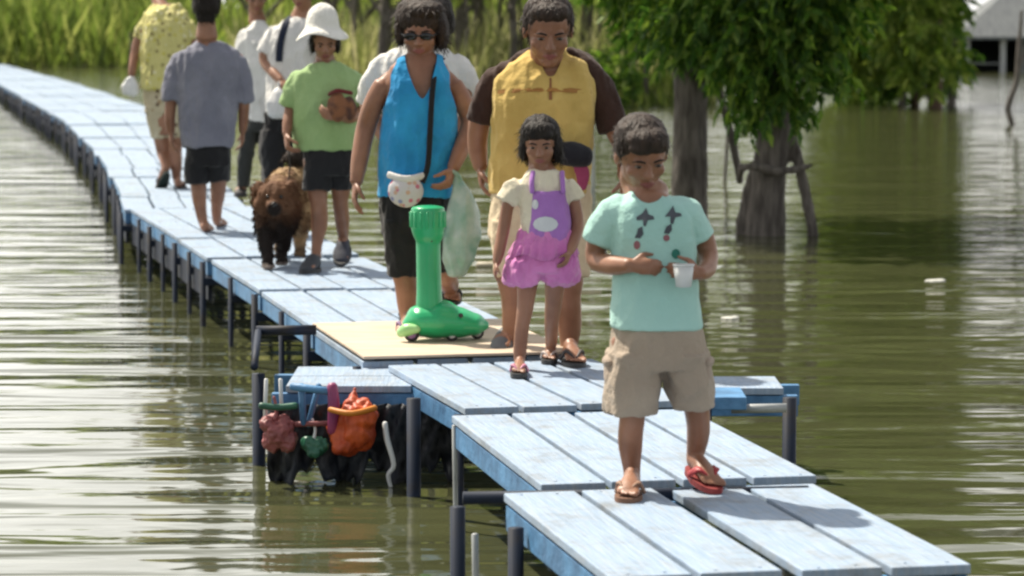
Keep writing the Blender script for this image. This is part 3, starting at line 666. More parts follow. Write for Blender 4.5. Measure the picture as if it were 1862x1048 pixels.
kh = b.garment('cargo_shorts', M['khaki'], [[(575, 1124, 1262, .098), (588, 1122, 1266, .102), (600, 1115, 1276, .112), (640, 1110, 1284, .122), (668, 1108, 1286, .12)], [(640, 1106, 1206, .12), (700, 1100, 1202, .10, -.02), (750, 1100, 1193, .092, -.025)], [(640, 1196, 1286, .118), (700, 1210, 1292, .10, .01), (740, 1217, 1295, .088, .025)]], amp=.009, freq=8)
M['khaki2'] = cloth('beige_cotton_flap', (0.40, 0.32, 0.255), scale=4)
for (x0_, x1_, sx) in ((1098, 1128, -1), (1268, 1292, 1)):
    bm = bmesh.new(); q = b.p((x0_ + x1_) / 2 + sx * 2, 682, .0); ell(bm, q, (.022, .06, .062)); ell(bm, q + Vector((sx * .004, 0, .045)), (.025, .062, .018)); me = fuse(bm, .006, 2); wrinkle(me, .004, 14); mesh_obj('cargo_pocket', me, M['khaki2'], kh).matrix_parent_inverse = Matrix.Identity(4)
# cup
t = thing('paper_cup', 'small white cup held by the boy in front of his shirt', 'cup', b.p(1242, 522, -.16))
bm = bmesh.new(); c1 = b.p(1243, 482, -.17); c0 = b.p(1243, 521, -.165); tube(bm, [c0, c1], [.024, .031], seg=20, sub=1, cap=0); bm_obj('cup_wall', bm, M['whitep'], t, True)
bm = bmesh.new(); tube(bm, [c1 + Vector((.031 * math.cos(x), .031 * math.sin(x), 0)) for x in np.linspace(0, 6.283, 18)], [.0028] * 18, seg=6, sub=1); bm_obj('rim', bm, M['whitep'], t, True)

# ================= girl
g = Fig('little girl in a cream top and purple apron skirt walking in front of the man', 672, 975)
g.head(982, 262, 92, yaw=-2, pitch=14, neck=(986, 318, .02))
g.hair([((0, .10, .22), (.40, .42, .36)), ((-.33, .10, -.10), (.10, .20, .28)), ((.34, .12, -.12), (.12, .22, .30)), ((.38, .16, -.30), (.11, .14, .14)), ((0, .28, -.10), (.40, .2, .42)), ((0, -.17, .37), (.31, .20, .14)), ((-.1, -.29, .27), (.2, .08, .1)), ((.1, -.29, .28), (.18, .08, .1))], 'hair', tufts=420, tl=.18)
top = [(450, 950, 1036, .085), (400, 946, 1036, .085), (360, 942, 1038, .085), (335, 942, 1036, .075), (318, 952, 1024, .062), (308, 964, 1010, .05)]
g.rings(top, k=.80)
g.limb([(944, 335), (926, 365), (917, 410, .0), (908, 455, -.03), (903, 478, -.05)], [11, 12, 12, 11, 8])
g.hand((903, 478, -.05), (-.15, -.3, -1), (1, 0, 0), .10, curl=.55, thumb=(0, -1, 0))
g.limb([(1032, 335), (1044, 368), (1050, 408), (1043, 440, -.06), (1036, 458, -.1)], [11, 12, 12, 11, 8])
g.hand((1036, 458, -.1), (-.3, -.4, -.8), (-1, .2, 0), .10, curl=.6, thumb=(0, -1, 0))
g.limb([(960, 500), (955, 560, -.02), (950, 590, -.02), (946, 630, .0), (944, 668, .0)], [21, 15.5, 13.5, 13, 9])
g.limb([(1010, 500), (1006, 555, .1), (1003, 585, .14), (1003, 612, .2), (1001, 640, .26)], [21, 15.5, 13.5, 12.5, 9])
h1 = deckpt(946, 672, .02); t1 = h1 + Vector((-.01, -.15, 0)); g.foot((944, 668, .0), h1, t1, .062); g.slipper(h1, t1, .07, None, mat('pink_strap', (.55, .2, .3), rough=.5))
h2 = deckpt(1001, 648, .02); t2 = h2 + Vector((-.01, -.15, 0)); g.foot((1001, 640, .26), h2, t2, .062); g.slipper(h2, t2, .07, None, mat('pale_strap', (.6, .5, .45), rough=.5))
g.finish()
M['cream'] = cloth('cream_cotton', (0.76, 0.70, 0.54), (0.66, 0.60, 0.45))
g.garment('top', M['cream'], [top], [([(948, 336), (933, 350), (925, 366)], [19, 23, 24]), ([(1026, 336), (1036, 350), (1042, 364)], [19, 22, 22])], amp=.005, freq=14)
M['purple'] = cloth('purple_cotton', (0.42, 0.20, 0.54), (0.35, 0.15, 0.46)); M['pink'] = cloth('pink_purple_tulle', (0.68, 0.24, 0.52), (0.56, 0.16, 0.43), sheen=.4)
bib = g.garment('apron_bib', M['purple'], [[(452, 952, 1040, .096, -.006), (400, 955, 1038, .098, -.006), (352, 962, 1030, .098, -.008), (346, 964, 1028, .092, -.008)]], amp=.003, freq=14)
for xx in (968, 1024):
    g.garment('apron_strap', M['purple'], (), [([(xx, 352, -.088), (xx - 1, 330, -.072), (xx + (2 if xx < 990 else -2), 312, -.035)], [5, 5, 5])], amp=0)
decal(g, bib, [circ(992, 408, 23, 14)], M['printp'], 'bib_print')
decal(g, bib, [circ(973, 372, 6, 9)], M['printp'], 'bib_print')
def skirt(fig, name, m_, rows, pleats, depth):
    bm = bmesh.new(); L = []
    for (y, xl, xr, dep) in sorted(rows, key=lambda r: -r[0]):
        c = fig.p((xl + xr) / 2, y); a = (xr - xl) / 2 / fig.s; k = depth * (y - rows[0][0]) / (rows[-1][0] - rows[0][0]); n = 120
        L.append([bm.verts.new((c.x + a * math.cos(t) * (1 + k * math.sin(pleats * t + 2 * math.sin(3 * t))), c.y + dep * math.sin(t) * (1 + k * math.sin(pleats * t + 2 * math.sin(3 * t))), c.z + .012 * k / max(depth, .001) * math.sin(5 * t))) for t in [2 * math.pi * j / n for j in range(n)]])
    for p_, q_ in zip(L, L[1:]):
        for j in range(120): bm.faces.new((p_[j], p_[(j + 1) % 120], q_[(j + 1) % 120], q_[j]))
    o = bm_obj(name, bm, m_, fig.root, True); sm = o.modifiers.new('t', 'SOLIDIFY'); sm.thickness = .004; sm.offset = -1
    return o
g.garment('romper_shorts', M['pink'], [[(418, 948, 1040, .096), (450, 934, 1044, .12), (480, 924, 1048, .13), (492, 922, 1048, .12)], [(470, 922, 990, .12), (496, 914, 988, .12), (510, 916, 985, .11), (518, 924, 978, .085)], [(470, 978, 1049, .12, .01), (496, 982, 1053, .12, .02), (510, 985, 1051, .11, .03), (518, 992, 1043, .085, .04)]], amp=.008, freq=16, smooth=5, stretch=(1, 1, .35))
skirt(g, 'romper_frill', M['pink'], [(425, 946, 1042, .10), (445, 934, 1046, .125), (464, 926, 1050, .145)], 19, .07)

# ================= man in yellow and brown
m = Fig('grown man in a yellow and brown raglan shirt leaning over the little girl', 640, 975, 'skin')
m.head(997, 57, 126, yaw=5, pitch=22, neck=(1000, 140, .10), dy=-.06, neck_r=.27)
m.hair(SHORT, 'hairb', tufts=300, tl=.14)
body = [(350, 890, 1076, .15, .08), (300, 890, 1078, .15, .07), (240, 892, 1080, .155, .045), (180, 892, 1082, .145, .03), (145, 896, 1080, .125, .04), (118, 914, 1068, .10, .06), (100, 940, 1048, .08, .08), (90, 955, 1038, .07, .1)]
m.rings(body, k=.80)
m.limb([(912, 140, .08), (886, 178, .08), (873, 217, .12), (868, 262, .16), (874, 305, .15)], [21, 22, 21, 19, 14])
m.hand((874, 305, .15), (.1, -.25, -1), (1, -.1, 0), .17, curl=.6, thumb=(0, -1, 0))
m.limb([(1076, 145, .08), (1100, 182, .08), (1120, 232, .06), (1138, 278, -.02), (1136, 322, -.1)], [21, 22, 22, 19, 14])
m.hand((1136, 322, -.1), (-.1, -.35, -1), (-1, .1, 0), .17, curl=.6, thumb=(0, -1, 0))
m.limb([(935, 420, .06), (932, 500, .03), (934, 545, .03), (934, 580, .05), (930, 622, .06)], [40, 30, 23, 22, 15])
m.limb([(1030, 420, .06), (1032, 500, .0), (1034, 545, .0), (1036, 590, .03), (1034, 640, .04)], [40, 30, 23, 22, 15])
hh = deckpt(924, 622, .025); m.foot((930, 622, .06), hh, hh + Vector((-.04, -.22, 0)), .09); m.shoe(None, hh + Vector((0, .02, -.03)), hh + Vector((-.045, -.25, -.03)), .10, mat('grey_canvas', (.16, .17, .18), rough=.8))
hh = deckpt(1034, 650, .02); m.foot((1034, 640, .04), hh, hh + Vector((.03, -.22, 0)), .09); m.slipper(hh, hh + Vector((.03, -.23, 0)), .10, None, mat('dark_strap', (.05, .04, .04), rough=.6))
m.finish()
M['yellow'] = cloth('yellow_cotton', (0.66, 0.47, 0.15), (0.55, 0.38, 0.11)); M['brown'] = cloth('dark_brown_cotton', (0.055, 0.028, 0.020), (0.04, 0.02, 0.015))
M['oatmeal'] = cloth('cream_cotton_twill', (0.68, 0.56, 0.38), (0.58, 0.47, 0.31))
ys = m.garment('shirt', M['yellow'], [body], (), amp=.008, freq=8)
for tb, rd in ((([(968, 100, .085), (940, 116, .07), (909, 144, .07), (888, 178, .08), (874, 219, .10)]), [15, 24, 29, 27, 25]), (([(1030, 100, .085), (1056, 117, .07), (1079, 147, .07), (1099, 186, .08), (1117, 234, .06)]), [15, 24, 29, 29, 27])):
    m.garment('raglan_sleeve', M['brown'], (), [(tb, rd)], amp=.008, freq=9)
m.cut(ys, [(972, 60), (980, 108), (995, 140), (1008, 140), (1022, 108), (1030, 60)], .06)
decal(m, ys, [[(999, 142), (1003, 142), (1004, 182), (998, 182)]], mat('brown_print', (.3, .13, .05), rough=.8), 'button_placket')
decal(m, ys, [[(905, 164), (960, 160), (1040, 160), (1075, 165), (1075, 171), (1040, 167), (960, 167), (905, 171)]], mat('orange_brown_print', (.42, .2, .05), rough=.8), 'chest_stripe')
m.garment('trousers', M['oatmeal'], [[(335, 892, 1076, .14, .08), (400, 890, 1078, .145, .07), (430, 890, 1080, .14, .06)], [(400, 892, 984, .13, .06), (460, 896, 978, .10, .04), (500, 898, 972, .085, .03)], [(400, 984, 1078, .13, .06), (460, 992, 1074, .10, .02), (500, 996, 1070, .085, .0)]], amp=.008, freq=8)
t = thing('belt_bag', 'black and magenta belt bag at the man\'s hip beside the girl\'s hair', 'bag', m.p(1050, 340, -.12))
bm = bmesh.new(); tube(bm, [m.p(1012, 270, -.12), m.p(1034, 280, -.14), m.p(1058, 284, -.12), m.p(1068, 276, -.09)], [(.035, .03), (.055, .045), (.055, .045), (.03, .03)], seg=16, side=(0, 0, 1)); me = fuse(bm, .008, 2); wrinkle(me, .008, 10); mesh_obj('bag_body', me, cloth('black_nylon', (.02, .02, .025)), t)
bm = bmesh.new(); tube(bm, [m.p(1052, 296, -.13), m.p(1060, 318, -.12), m.p(1058, 344, -.12)], [(.03, .014), (.034, .016), (.022, .012)], seg=14, side=(1, 0, 0)); me = fuse(bm, .007, 2); wrinkle(me, .006, 14); mesh_obj('hanging_cloth', me, cloth('magenta_nylon', (.34, .06, .13)), t)

# ================= woman in blue
wm = Fig('woman in a bright blue sleeveless tank top walking behind the green toy', 606, 755, 'skin')
wm.head(764, 60, 104, yaw=-3, pitch=12, neck=(766, 122, .05), face=True)
wm.hair([((0, .12, .26), (.45, .46, .40)), ((.38, .10, .0), (.12, .28, .32)), ((-.36, .10, .02), (.10, .24, .28)), ((0, .30, -.02), (.40, .24, .36)), ((.1, -.14, .44), (.34, .24, .16))], 'hairb', tufts=320, tl=.2)
tee = [(350, 692, 822, .13), (280, 694, 830, .13), (200, 690, 836, .135), (150, 686, 838, .125), (122, 696, 828, .105), (104, 722, 808, .08), (94, 740, 792, .062)]
wm.rings(tee, k=.80)
wm.limb([(766, 114, .03), (726, 132, .02), (702, 152, .01), (690, 170, .0)], [19, 14, 16, 17]); wm.limb([(766, 114, .03), (800, 132, .02), (820, 152, .01), (832, 170, .0)], [19, 14, 16, 17])
wm.limb([(698, 156), (679, 190, .0), (665, 235, .02), (655, 285, -.02), (648, 332, -.05)], [20, 19, 18.5, 16.5, 12])
wm.hand((648, 332, -.05), (-.1, -.35, -1), (1, .2, 0), .165, curl=.45, thumb=(0, -1, 0))
wm.limb([(824, 156), (844, 190, .0), (856, 222, .01), (840, 268, -.08), (824, 306, -.14)], [19, 18.5, 18, 15.5, 12])
wm.hand((824, 306, -.14), (-.3, -.4, -.9), (-.9, .3, 0), .165, curl=1.1, thumb=(0, -1, .2))
wm.limb([(728, 400), (730, 470, .0), (738, 512, .0), (742, 550, .02), (746, 592, .03)], [34, 28, 22, 21, 14])
wm.limb([(788, 400), (800, 460, .12), (808, 496, .2), (816, 515, .42), (820, 530, .6)], [34, 27, 21, 19, 13])
hh = deckpt(746, 598, .02); wm.foot((746, 592, .03), hh, hh + Vector((-.03, -.22, 0)), .085); wm.slipper(hh, hh + Vector((-.03, -.23, 0)), .095, None, mat('purple_strap', (.25, .15, .3), rough=.6))
h2 = wm.p(822, 528, .62); t2 = wm.p(822, 549, .44); wm.foot((820, 530, .6), h2, t2, .085); wm.slipper(h2, t2, .095, None, M['sole'])
wm.finish()
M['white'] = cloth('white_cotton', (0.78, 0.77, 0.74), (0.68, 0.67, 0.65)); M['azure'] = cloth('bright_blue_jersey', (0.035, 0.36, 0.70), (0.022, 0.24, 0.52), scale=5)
M['black'] = cloth('black_cotton', (0.022, 0.022, 0.024), (0.014, 0.014, 0.016))
tk = wm.garment('tank_top', M['azure'], [[(358, 688, 824, .142), (300, 690, 830, .142), (230, 694, 832, .146), (185, 697, 832, .146), (150, 699, 828, .136), (124, 703, 822, .117), (106, 722, 808, .092), (98, 738, 794, .074)]], (), amp=.007, freq=9)
wm.cut(tk, [(733, 60), (738, 118), (752, 158), (768, 186), (782, 160), (793, 118), (799, 60)], -.01)
for sx in (-1, 1):
    e_ = 708 if sx < 0 else 820
    wm.cut(tk, [(e_, 60), (e_, 128), (e_ + sx * 8 + 8, 150), (e_ + sx * 30, 190), (e_ + sx * 60, 190), (e_ + sx * 60, 60)] if False else [(e_ - sx * 14, 60), (e_ - sx * 14, 112), (e_ - sx * 2, 134), (e_ + sx * -2, 160), (e_ + sx * 10, 196), (e_ + sx * 60, 196), (e_ + sx * 60, 60)], 9)
wm.garment('knee_shorts', M['black'], [[(352, 694, 820, .135), (400, 692, 822, .14), (425, 692, 824, .13, .03)], [(400, 693, 762, .13), (460, 698, 764, .10), (502, 702, 764, .09)], [(400, 752, 824, .13, .03), (460, 764, 832, .10, .12), (492, 774, 838, .088, .19)]], amp=.008, freq=9)
# ----- person in white close behind her
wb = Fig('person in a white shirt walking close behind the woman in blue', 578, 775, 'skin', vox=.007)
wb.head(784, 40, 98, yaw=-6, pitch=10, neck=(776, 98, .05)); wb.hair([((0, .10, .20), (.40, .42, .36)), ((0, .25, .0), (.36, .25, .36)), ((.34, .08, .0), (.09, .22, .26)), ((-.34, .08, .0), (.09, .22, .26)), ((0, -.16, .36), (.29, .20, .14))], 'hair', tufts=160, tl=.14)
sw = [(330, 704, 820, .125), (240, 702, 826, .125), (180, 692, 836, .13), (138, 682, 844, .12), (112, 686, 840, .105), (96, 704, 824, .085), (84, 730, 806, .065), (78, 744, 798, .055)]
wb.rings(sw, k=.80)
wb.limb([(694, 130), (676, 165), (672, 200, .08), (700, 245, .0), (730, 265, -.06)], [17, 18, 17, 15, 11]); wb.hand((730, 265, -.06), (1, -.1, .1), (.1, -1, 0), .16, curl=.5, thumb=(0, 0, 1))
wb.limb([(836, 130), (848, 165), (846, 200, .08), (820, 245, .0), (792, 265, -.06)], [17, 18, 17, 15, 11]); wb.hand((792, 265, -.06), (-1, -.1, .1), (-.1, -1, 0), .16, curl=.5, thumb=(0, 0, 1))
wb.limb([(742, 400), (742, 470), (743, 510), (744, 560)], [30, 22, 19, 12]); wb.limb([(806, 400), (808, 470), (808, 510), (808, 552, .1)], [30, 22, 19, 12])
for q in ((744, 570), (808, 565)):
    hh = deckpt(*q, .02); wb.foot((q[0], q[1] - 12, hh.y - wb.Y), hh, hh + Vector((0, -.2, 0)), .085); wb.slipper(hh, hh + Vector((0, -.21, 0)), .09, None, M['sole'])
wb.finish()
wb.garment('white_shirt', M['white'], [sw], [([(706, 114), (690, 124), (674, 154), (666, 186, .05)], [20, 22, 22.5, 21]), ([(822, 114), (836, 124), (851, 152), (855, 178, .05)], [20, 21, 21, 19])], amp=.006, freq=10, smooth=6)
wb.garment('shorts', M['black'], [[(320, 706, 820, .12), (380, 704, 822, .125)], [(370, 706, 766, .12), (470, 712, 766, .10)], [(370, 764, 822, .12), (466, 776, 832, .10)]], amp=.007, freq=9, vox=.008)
# sunglasses and visor
bm = bmesh.new(); T = wm.HT; h_ = wm.h
for sx in (-1, 1): ell(bm, T((sx * .14, -.36, .015)), (.12 * h_, .03 * h_, .07 * h_), wm.HR)
tube(bm, [T((-.05, -.385, .03)), T((.05, -.385, .03))], [.014 * h_] * 2, seg=8, sub=1)
for sx in (-1, 1): tube(bm, [T((sx * .25, -.33, .03)), T((sx * .345, -.1, .02)), T((sx * .35, .05, .0))], [.014 * h_] * 3, seg=8)
bm_obj('sunglasses', bm, mat('black_glass', (.008, .008, .01), rough=.12), wm.root, True)
# shoulder bag: strap + floral pouch
t = thing('shoulder_bag', 'white and pink floral pouch on a long black strap worn by the woman in blue', 'bag', wm.p(738, 380, -.17))
bm = bmesh.new(); tube(bm, [wm.p(806, 106, .0), wm.p(793, 122, -.085), wm.p(786, 170, -.150), wm.p(782, 240, -.156), wm.p(778, 300, -.158), wm.p(768, 332, -.175)], [(.013, .003)] * 6, seg=8, side=(1, 0, 0)); bm_obj('strap', bm, M['black'], t, True)
def floral(name, base, cols, scale):
    m_ = bpy.data.materials.new(name); m_.use_nodes = True; tt = m_.node_tree; bb = tt.nodes['Principled BSDF']; bb.inputs['Roughness'].default_value = .85
    tc = tt.nodes.new('ShaderNodeTexCoord'); vo = tt.nodes.new('ShaderNodeTexVoronoi'); vo.inputs['Scale'].default_value = scale; tt.links.new(tc.outputs['Object'], vo.inputs['Vector'])
    r1 = tt.nodes.new('ShaderNodeValToRGB'); r1.color_ramp.interpolation = 'CONSTANT'; e = r1.color_ramp.elements; e[0].color = (*cols[0], 1); e[1].position = .4; e[1].color = (*cols[1], 1); x = e.new(.7); x.color = (*cols[2], 1)
    sx_ = tt.nodes.new('ShaderNodeSeparateColor'); tt.links.new(vo.outputs['Color'], sx_.inputs[0]); tt.links.new(sx_.outputs[0], r1.inputs[0])
    r2 = tt.nodes.new('ShaderNodeMapRange'); r2.inputs['From Min'].default_value = .28; r2.inputs['From Max'].default_value = .42; tt.links.new(vo.outputs['Distance'], r2.inputs[0])
    mx = tt.nodes.new('ShaderNodeMix'); mx.data_type = 'RGBA'; tt.links.new(r2.outputs[0], mx.inputs['Factor']); tt.links.new(r1.outputs[0], mx.inputs['A']); mx.inputs['B'].default_value = (*base, 1); tt.links.new(mx.outputs['Result'], bb.inputs['Base Color'])
    return m_
bm = bmesh.new(); ell(bm, wm.p(738, 348, -.17), (.085, .045, .075)); me = fuse(bm, .007, 2); wrinkle(me, .006, 12); mesh_obj('pouch', me, floral('floral_cotton', (.62, .6, .62), ((.55, .18, .25), (.25, .28, .5), (.6, .4, .3)), 32), t)
bm = bmesh.new(); tube(bm, [wm.p(706, 318, -.155), wm.p(738, 326, -.205), wm.p(770, 320, -.165)], [(.016, .008)] * 3, seg=10, side=(0, 0, 1)); bm_obj('pouch_flap', bm, M['white'], t, True)
# plastic bag hanging from her hand
M['bagp'] = mat('thin_pale_green_plastic', (0.62, 0.70, 0.66), (0.25, 0.46, 0.37), rough=.25, scale=9, bump=.5, bscale=16)
def set_trans(m_, w_): m_.node_tree.nodes['Principled BSDF'].inputs['Transmission Weight'].default_value = w_
set_trans(M['bagp'], .25)
t = thing('plastic_bag', 'pale green plastic bag hanging full from the hand of the woman in blue', 'bag', wm.p(838, 495, -.16))
bm = bmesh.new(); L = [(wm.p(830, 318, -.15), .012, .012), (wm.p(836, 345, -.15), .045, .03), (wm.p(842, 385, -.15), .075, .05), (wm.p(840, 430, -.15), .085, .065), (wm.p(834, 470, -.15), .070, .06), (wm.p(830, 500, -.15), .035, .035)]
stack(bm, L[::-1], 40); me = fuse(bm, .007, 1); wrinkle(me, .018, 10, (1, 1, .35)); mesh_obj('bag_body', me, M['bagp'], t)
bm = bmesh.new()
for sx in (-6, 8): tube(bm, [wm.p(832 + sx, 335, -.15), wm.p(824 + sx, 318, -.16), wm.p(822, 312, -.17)], [(.010, .004)] * 3, seg=8)
bm_obj('handle', bm, M['bagp'], t, True)
# ================= woman in green with the sun hat
gw = Fig('woman in a white sun hat and light green T-shirt walking the dog', 492, 575)
gw.head(591, 76, 70, yaw=6, pitch=24, neck=(592, 124, .05))
gw.hair([((0, .10, .14), (.37, .40, .36)), ((0, .25, -.06), (.34, .22, .38)), ((.32, .1, -.1), (.09, .22, .26)), ((-.32, .1, -.1), (.09, .22, .26))], 'hair', tufts=200, tl=.16)
bm = bmesh.new(); L = []
prof = [(0, 0, 0), (69, 49, 0), (61, 44, 0), (53, 33, 0), (48, 31, 0), (32, 29.5, 0), (17, 24.5, 0), (9, 15, 0), (5, 5, 0)]
for (y, r, _) in prof[1:]: L.append((gw.p(586, y, .0), r / gw.s, r / gw.s * 1.12))
n = 48; V = []
for c, a, d in L: V.append([bm.verts.new((c.x + a * math.cos(2 * math.pi * j / n), c.y + d * math.sin(2 * math.pi * j / n), c.z + (.012 * math.sin(3 * 2 * math.pi * j / n + 1) - .01 * math.cos(2 * math.pi * j / n * 2)) * (1 if a > 41 / gw.s else .2))) for j in range(n)])
for p_, q_ in zip(V, V[1:]):
    for j in range(n): bm.faces.new((p_[j], p_[(j + 1) % n], q_[(j + 1) % n], q_[j]))
bm.faces.new(V[-1])
o = bm_obj('sun_hat', bm, cloth('white_canvas', (0.80, 0.79, 0.74), (0.70, 0.69, 0.64), bump=.5), gw.root, True); sd_ = o.modifiers.new('t', 'SOLIDIFY'); sd_.thickness = .006; ss = o.modifiers.new('s', 'SUBSURF'); ss.levels = 1; ss.render_levels = 1
shg = [(272, 536, 650, .13), (230, 532, 650, .13), (190, 532, 652, .13), (150, 530, 654, .125), (132, 538, 648, .105), (119, 556, 630, .08), (112, 568, 618, .06)]
gw.rings(shg, k=.80)
gw.limb([(540, 140), (530, 168), (529, 192, .02), (524, 222, -.04), (521, 244, -.08)], [10, 12, 12, 10.5, 8])
gw.hand((521, 244, -.08), (.1, -.35, -1), (1, .2, 0), .165, curl=1.2, thumb=(0, -1, .1))
gw.limb([(645, 140), (657, 168), (656, 198, .0), (638, 214, -.10), (620, 212, -.20)], [10, 12, 12, 11, 8])
gw.hand((620, 212, -.20), (-1, -.1, .15), (.1, .9, .3), .165, curl=.8, thumb=(0, 0, 1))
gw.limb([(575, 290), (577, 345), (580, 375, -.02), (581, 405, .02), (576, 448, .05), (574, 474, .05)], [25, 19, 15.5, 15.5, 10, 9.5])
gw.limb([(620, 290), (620, 340, .05), (619, 368, .1), (622, 398, .2), (624, 434, .34)], [24, 18, 14.5, 14, 9.5])
hh = deckpt(574, 484, .03); gw.foot((574, 474, .05), hh, hh + Vector((-.04, -.2, 0)), .085)
h2 = gw.p(625, 442, .36); t2 = gw.p(620, 474, .22); gw.foot((624, 434, .34), h2, t2, .085)
gw.finish()
gw.shoe(None, hh + Vector((.0, .03, -.03)), hh + Vector((-.05, -.24, -.03)), .10, mat('charcoal_canvas', (.05, .055, .065), rough=.8)); gw.shoe(None, h2 + Vector((0, .03, -.02)), t2 + Vector((0, -.02, -.03)), .10, mat('navy_canvas', (.05, .055, .075), rough=.8))
M['lgreen'] = cloth('light_green_cotton', (0.35, 0.50, 0.23), (0.28, 0.42, 0.17), scale=4)
gw.garment('t_shirt', M['lgreen'], [shg], [([(552, 140), (541, 150), (532, 168), (528, 190, .02)], [15, 17, 18.5, 20]), ([(636, 140), (646, 150), (656, 168), (658, 190, .0)], [15, 17, 18, 19])], amp=.008, freq=9, vox=.007, smooth=6)
gw.garment('shorts', M['black'], [[(258, 546, 642, .115), (300, 552, 644, .125), (318, 552, 644, .12)], [(300, 552, 604, .12), (346, 551, 603, .105)], [(300, 594, 644, .12, .03), (344, 598, 642, .10, .07)]], amp=.006, freq=9, vox=.007)
t = thing('hand_pouch', 'small brown and orange cloth pouch held by the woman in the sun hat', 'pouch', gw.p(613, 232, -.22))
bm = bmesh.new(); ell(bm, gw.p(614, 195, -.20), (.06, .045, .085)); ell(bm, gw.p(634, 196, -.17), (.05, .04, .07)); me = fuse(bm, .007, 3); wrinkle(me, .009, 12); mesh_obj('pouch_body', me, mat('brown_orange_fabric', (.24, .095, .04), (.09, .04, .028), rough=.8, scale=11, lo=.42, hi=.55), t)
bm = bmesh.new(); tube(bm, [gw.p(598, 172, -.19), gw.p(614, 165, -.235), gw.p(640, 170, -.2)], [(.012, .008)] * 3, seg=8, side=(0, 0, 1)); bm_obj('pouch_flap', bm, cloth('dark_red_fabric', (.16, .03, .03)), t, True)

# ================= dog
YD = on_z(492, 488, DECK).y; sD = F / YD
def dp(px, py, dy=0): return on_y(px, py, YD + dy)
t = thing('dog', 'shaggy brown dog with dark chest and legs walking towards the camera', 'dog', dp(492, 488))
bm = bmesh.new()
def dt(pts, r, sub=4): tube(bm, [dp(*q) for q in pts], [(x[0] / sD, x[1] / sD) if isinstance(x, tuple) else x / sD for x in r], seg=16, sub=sub, side=(1, 0, 0))
dt([(500, 408, -.06), (502, 388, .06), (512, 360, .32), (524, 345, .52), (532, 350, .66)], [(33, 42), (39, 48), (38, 44), (38, 44), (28, 36)])
dt([(501, 385, -.02), (500, 365, -.14), (499, 356, -.2)], [(36, 34), (33, 30), (28, 26)])
ell(bm, dp(499, 357, -.22), (.098, .10, .088)); ell(bm, dp(499, 376, -.30), (.055, .075, .05)); ell(bm, dp(499, 388, -.30), (.035, .06, .025))
for sx in (-1, 1):
    tube(bm, [dp(499 + sx * 24, 336, -.2), dp(499 + sx * 36, 345, -.17), dp(499 + sx * 38, 368, -.17)], [(.02, .03), (.018, .045), (.012, .022)], seg=12, side=(1, 0, 0))
    ell(bm, dp(499 + sx * 22, 372, -.22), (.05, .06, .06))
dt([(482, 405, -.06), (483, 438, -.10), (486, 462, -.10), (488, 480, -.12)], [18, 14, 11, 10]); dt([(518, 405, .0), (517, 436, .04), (514, 458, .06), (513, 473, .04)], [18, 14, 11, 10])
for q in ((488, 484, -.15), (512, 476, .01)): ell(bm, dp(*q), (.036, .055, .022))
for x, yy in ((508, .50), (544, .46)):
    dt([(x, 372, yy + .02), (x + 1, 402, yy - .06), (x + 2, 425, yy + .10), (x + 1, 447, yy + .06), (x + 1, 458, yy + .05)], [26, 20, 12, 10, 10]); ell(bm, dp(x + 1, 462, yy), (.035, .05, .02))
dt([(532, 332, .66), (540, 306, .72), (534, 284, .66), (520, 290, .56)], [11, 13, 13, 7])
me = fuse(bm, .009, 3); wrinkle(me, .010, 22, (1, 1, .5))
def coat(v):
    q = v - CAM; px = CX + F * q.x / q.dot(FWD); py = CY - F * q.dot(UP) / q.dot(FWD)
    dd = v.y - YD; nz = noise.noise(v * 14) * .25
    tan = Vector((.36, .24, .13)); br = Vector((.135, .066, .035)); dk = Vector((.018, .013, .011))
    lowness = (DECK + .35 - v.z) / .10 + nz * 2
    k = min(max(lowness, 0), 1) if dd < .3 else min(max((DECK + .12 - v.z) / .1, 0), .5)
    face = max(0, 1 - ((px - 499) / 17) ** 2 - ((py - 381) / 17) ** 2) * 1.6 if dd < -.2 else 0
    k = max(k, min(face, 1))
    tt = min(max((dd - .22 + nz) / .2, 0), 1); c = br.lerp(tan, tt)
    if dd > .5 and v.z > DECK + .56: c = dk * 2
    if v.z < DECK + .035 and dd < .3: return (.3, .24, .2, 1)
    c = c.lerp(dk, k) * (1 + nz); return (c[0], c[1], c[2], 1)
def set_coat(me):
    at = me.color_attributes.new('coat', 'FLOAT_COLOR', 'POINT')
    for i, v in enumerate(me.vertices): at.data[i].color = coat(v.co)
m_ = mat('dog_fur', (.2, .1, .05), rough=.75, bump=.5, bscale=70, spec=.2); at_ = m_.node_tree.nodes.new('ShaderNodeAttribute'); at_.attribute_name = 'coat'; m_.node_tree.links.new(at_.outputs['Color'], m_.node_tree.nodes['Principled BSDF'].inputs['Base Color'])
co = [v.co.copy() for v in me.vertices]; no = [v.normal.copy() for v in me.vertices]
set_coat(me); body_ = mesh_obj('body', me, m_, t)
V = []; Fc = []; rr = random.Random(5)
for _ in range(7000):
    i = rr.randrange(len(co)); c, nn = co[i], no[i]
    if c.z < DECK + .03: continue
    d = (nn * .55 + Vector((0, .25, -.75)) + Vector((rr.gauss(0, .3), rr.gauss(0, .3), rr.gauss(0, .25)))).normalized(); sdv = d.cross(nn)
    if sdv.length < .01: continue
    sdv = sdv.normalized() * .0035; Lh = rr.uniform(.022, .048) * (.35 if c.y < YD - .2 else .45 if c.z < DECK + .22 else 1); k = len(V); b_ = c - nn * .006
    V += [b_ - sdv, b_ + sdv, b_ + d * Lh * .6 + nn * .004, b_ + d * Lh - Vector((0, 0, .01))]; Fc += [(k, k + 1, k + 2), (k + 2, k + 1, k + 3)]
fm = bpy.data.meshes.new('fur'); fm.from_pydata([tuple(v) for v in V], [], Fc); set_coat(fm); tag(mesh_obj('fur', fm, m_, t), kind='stuff')
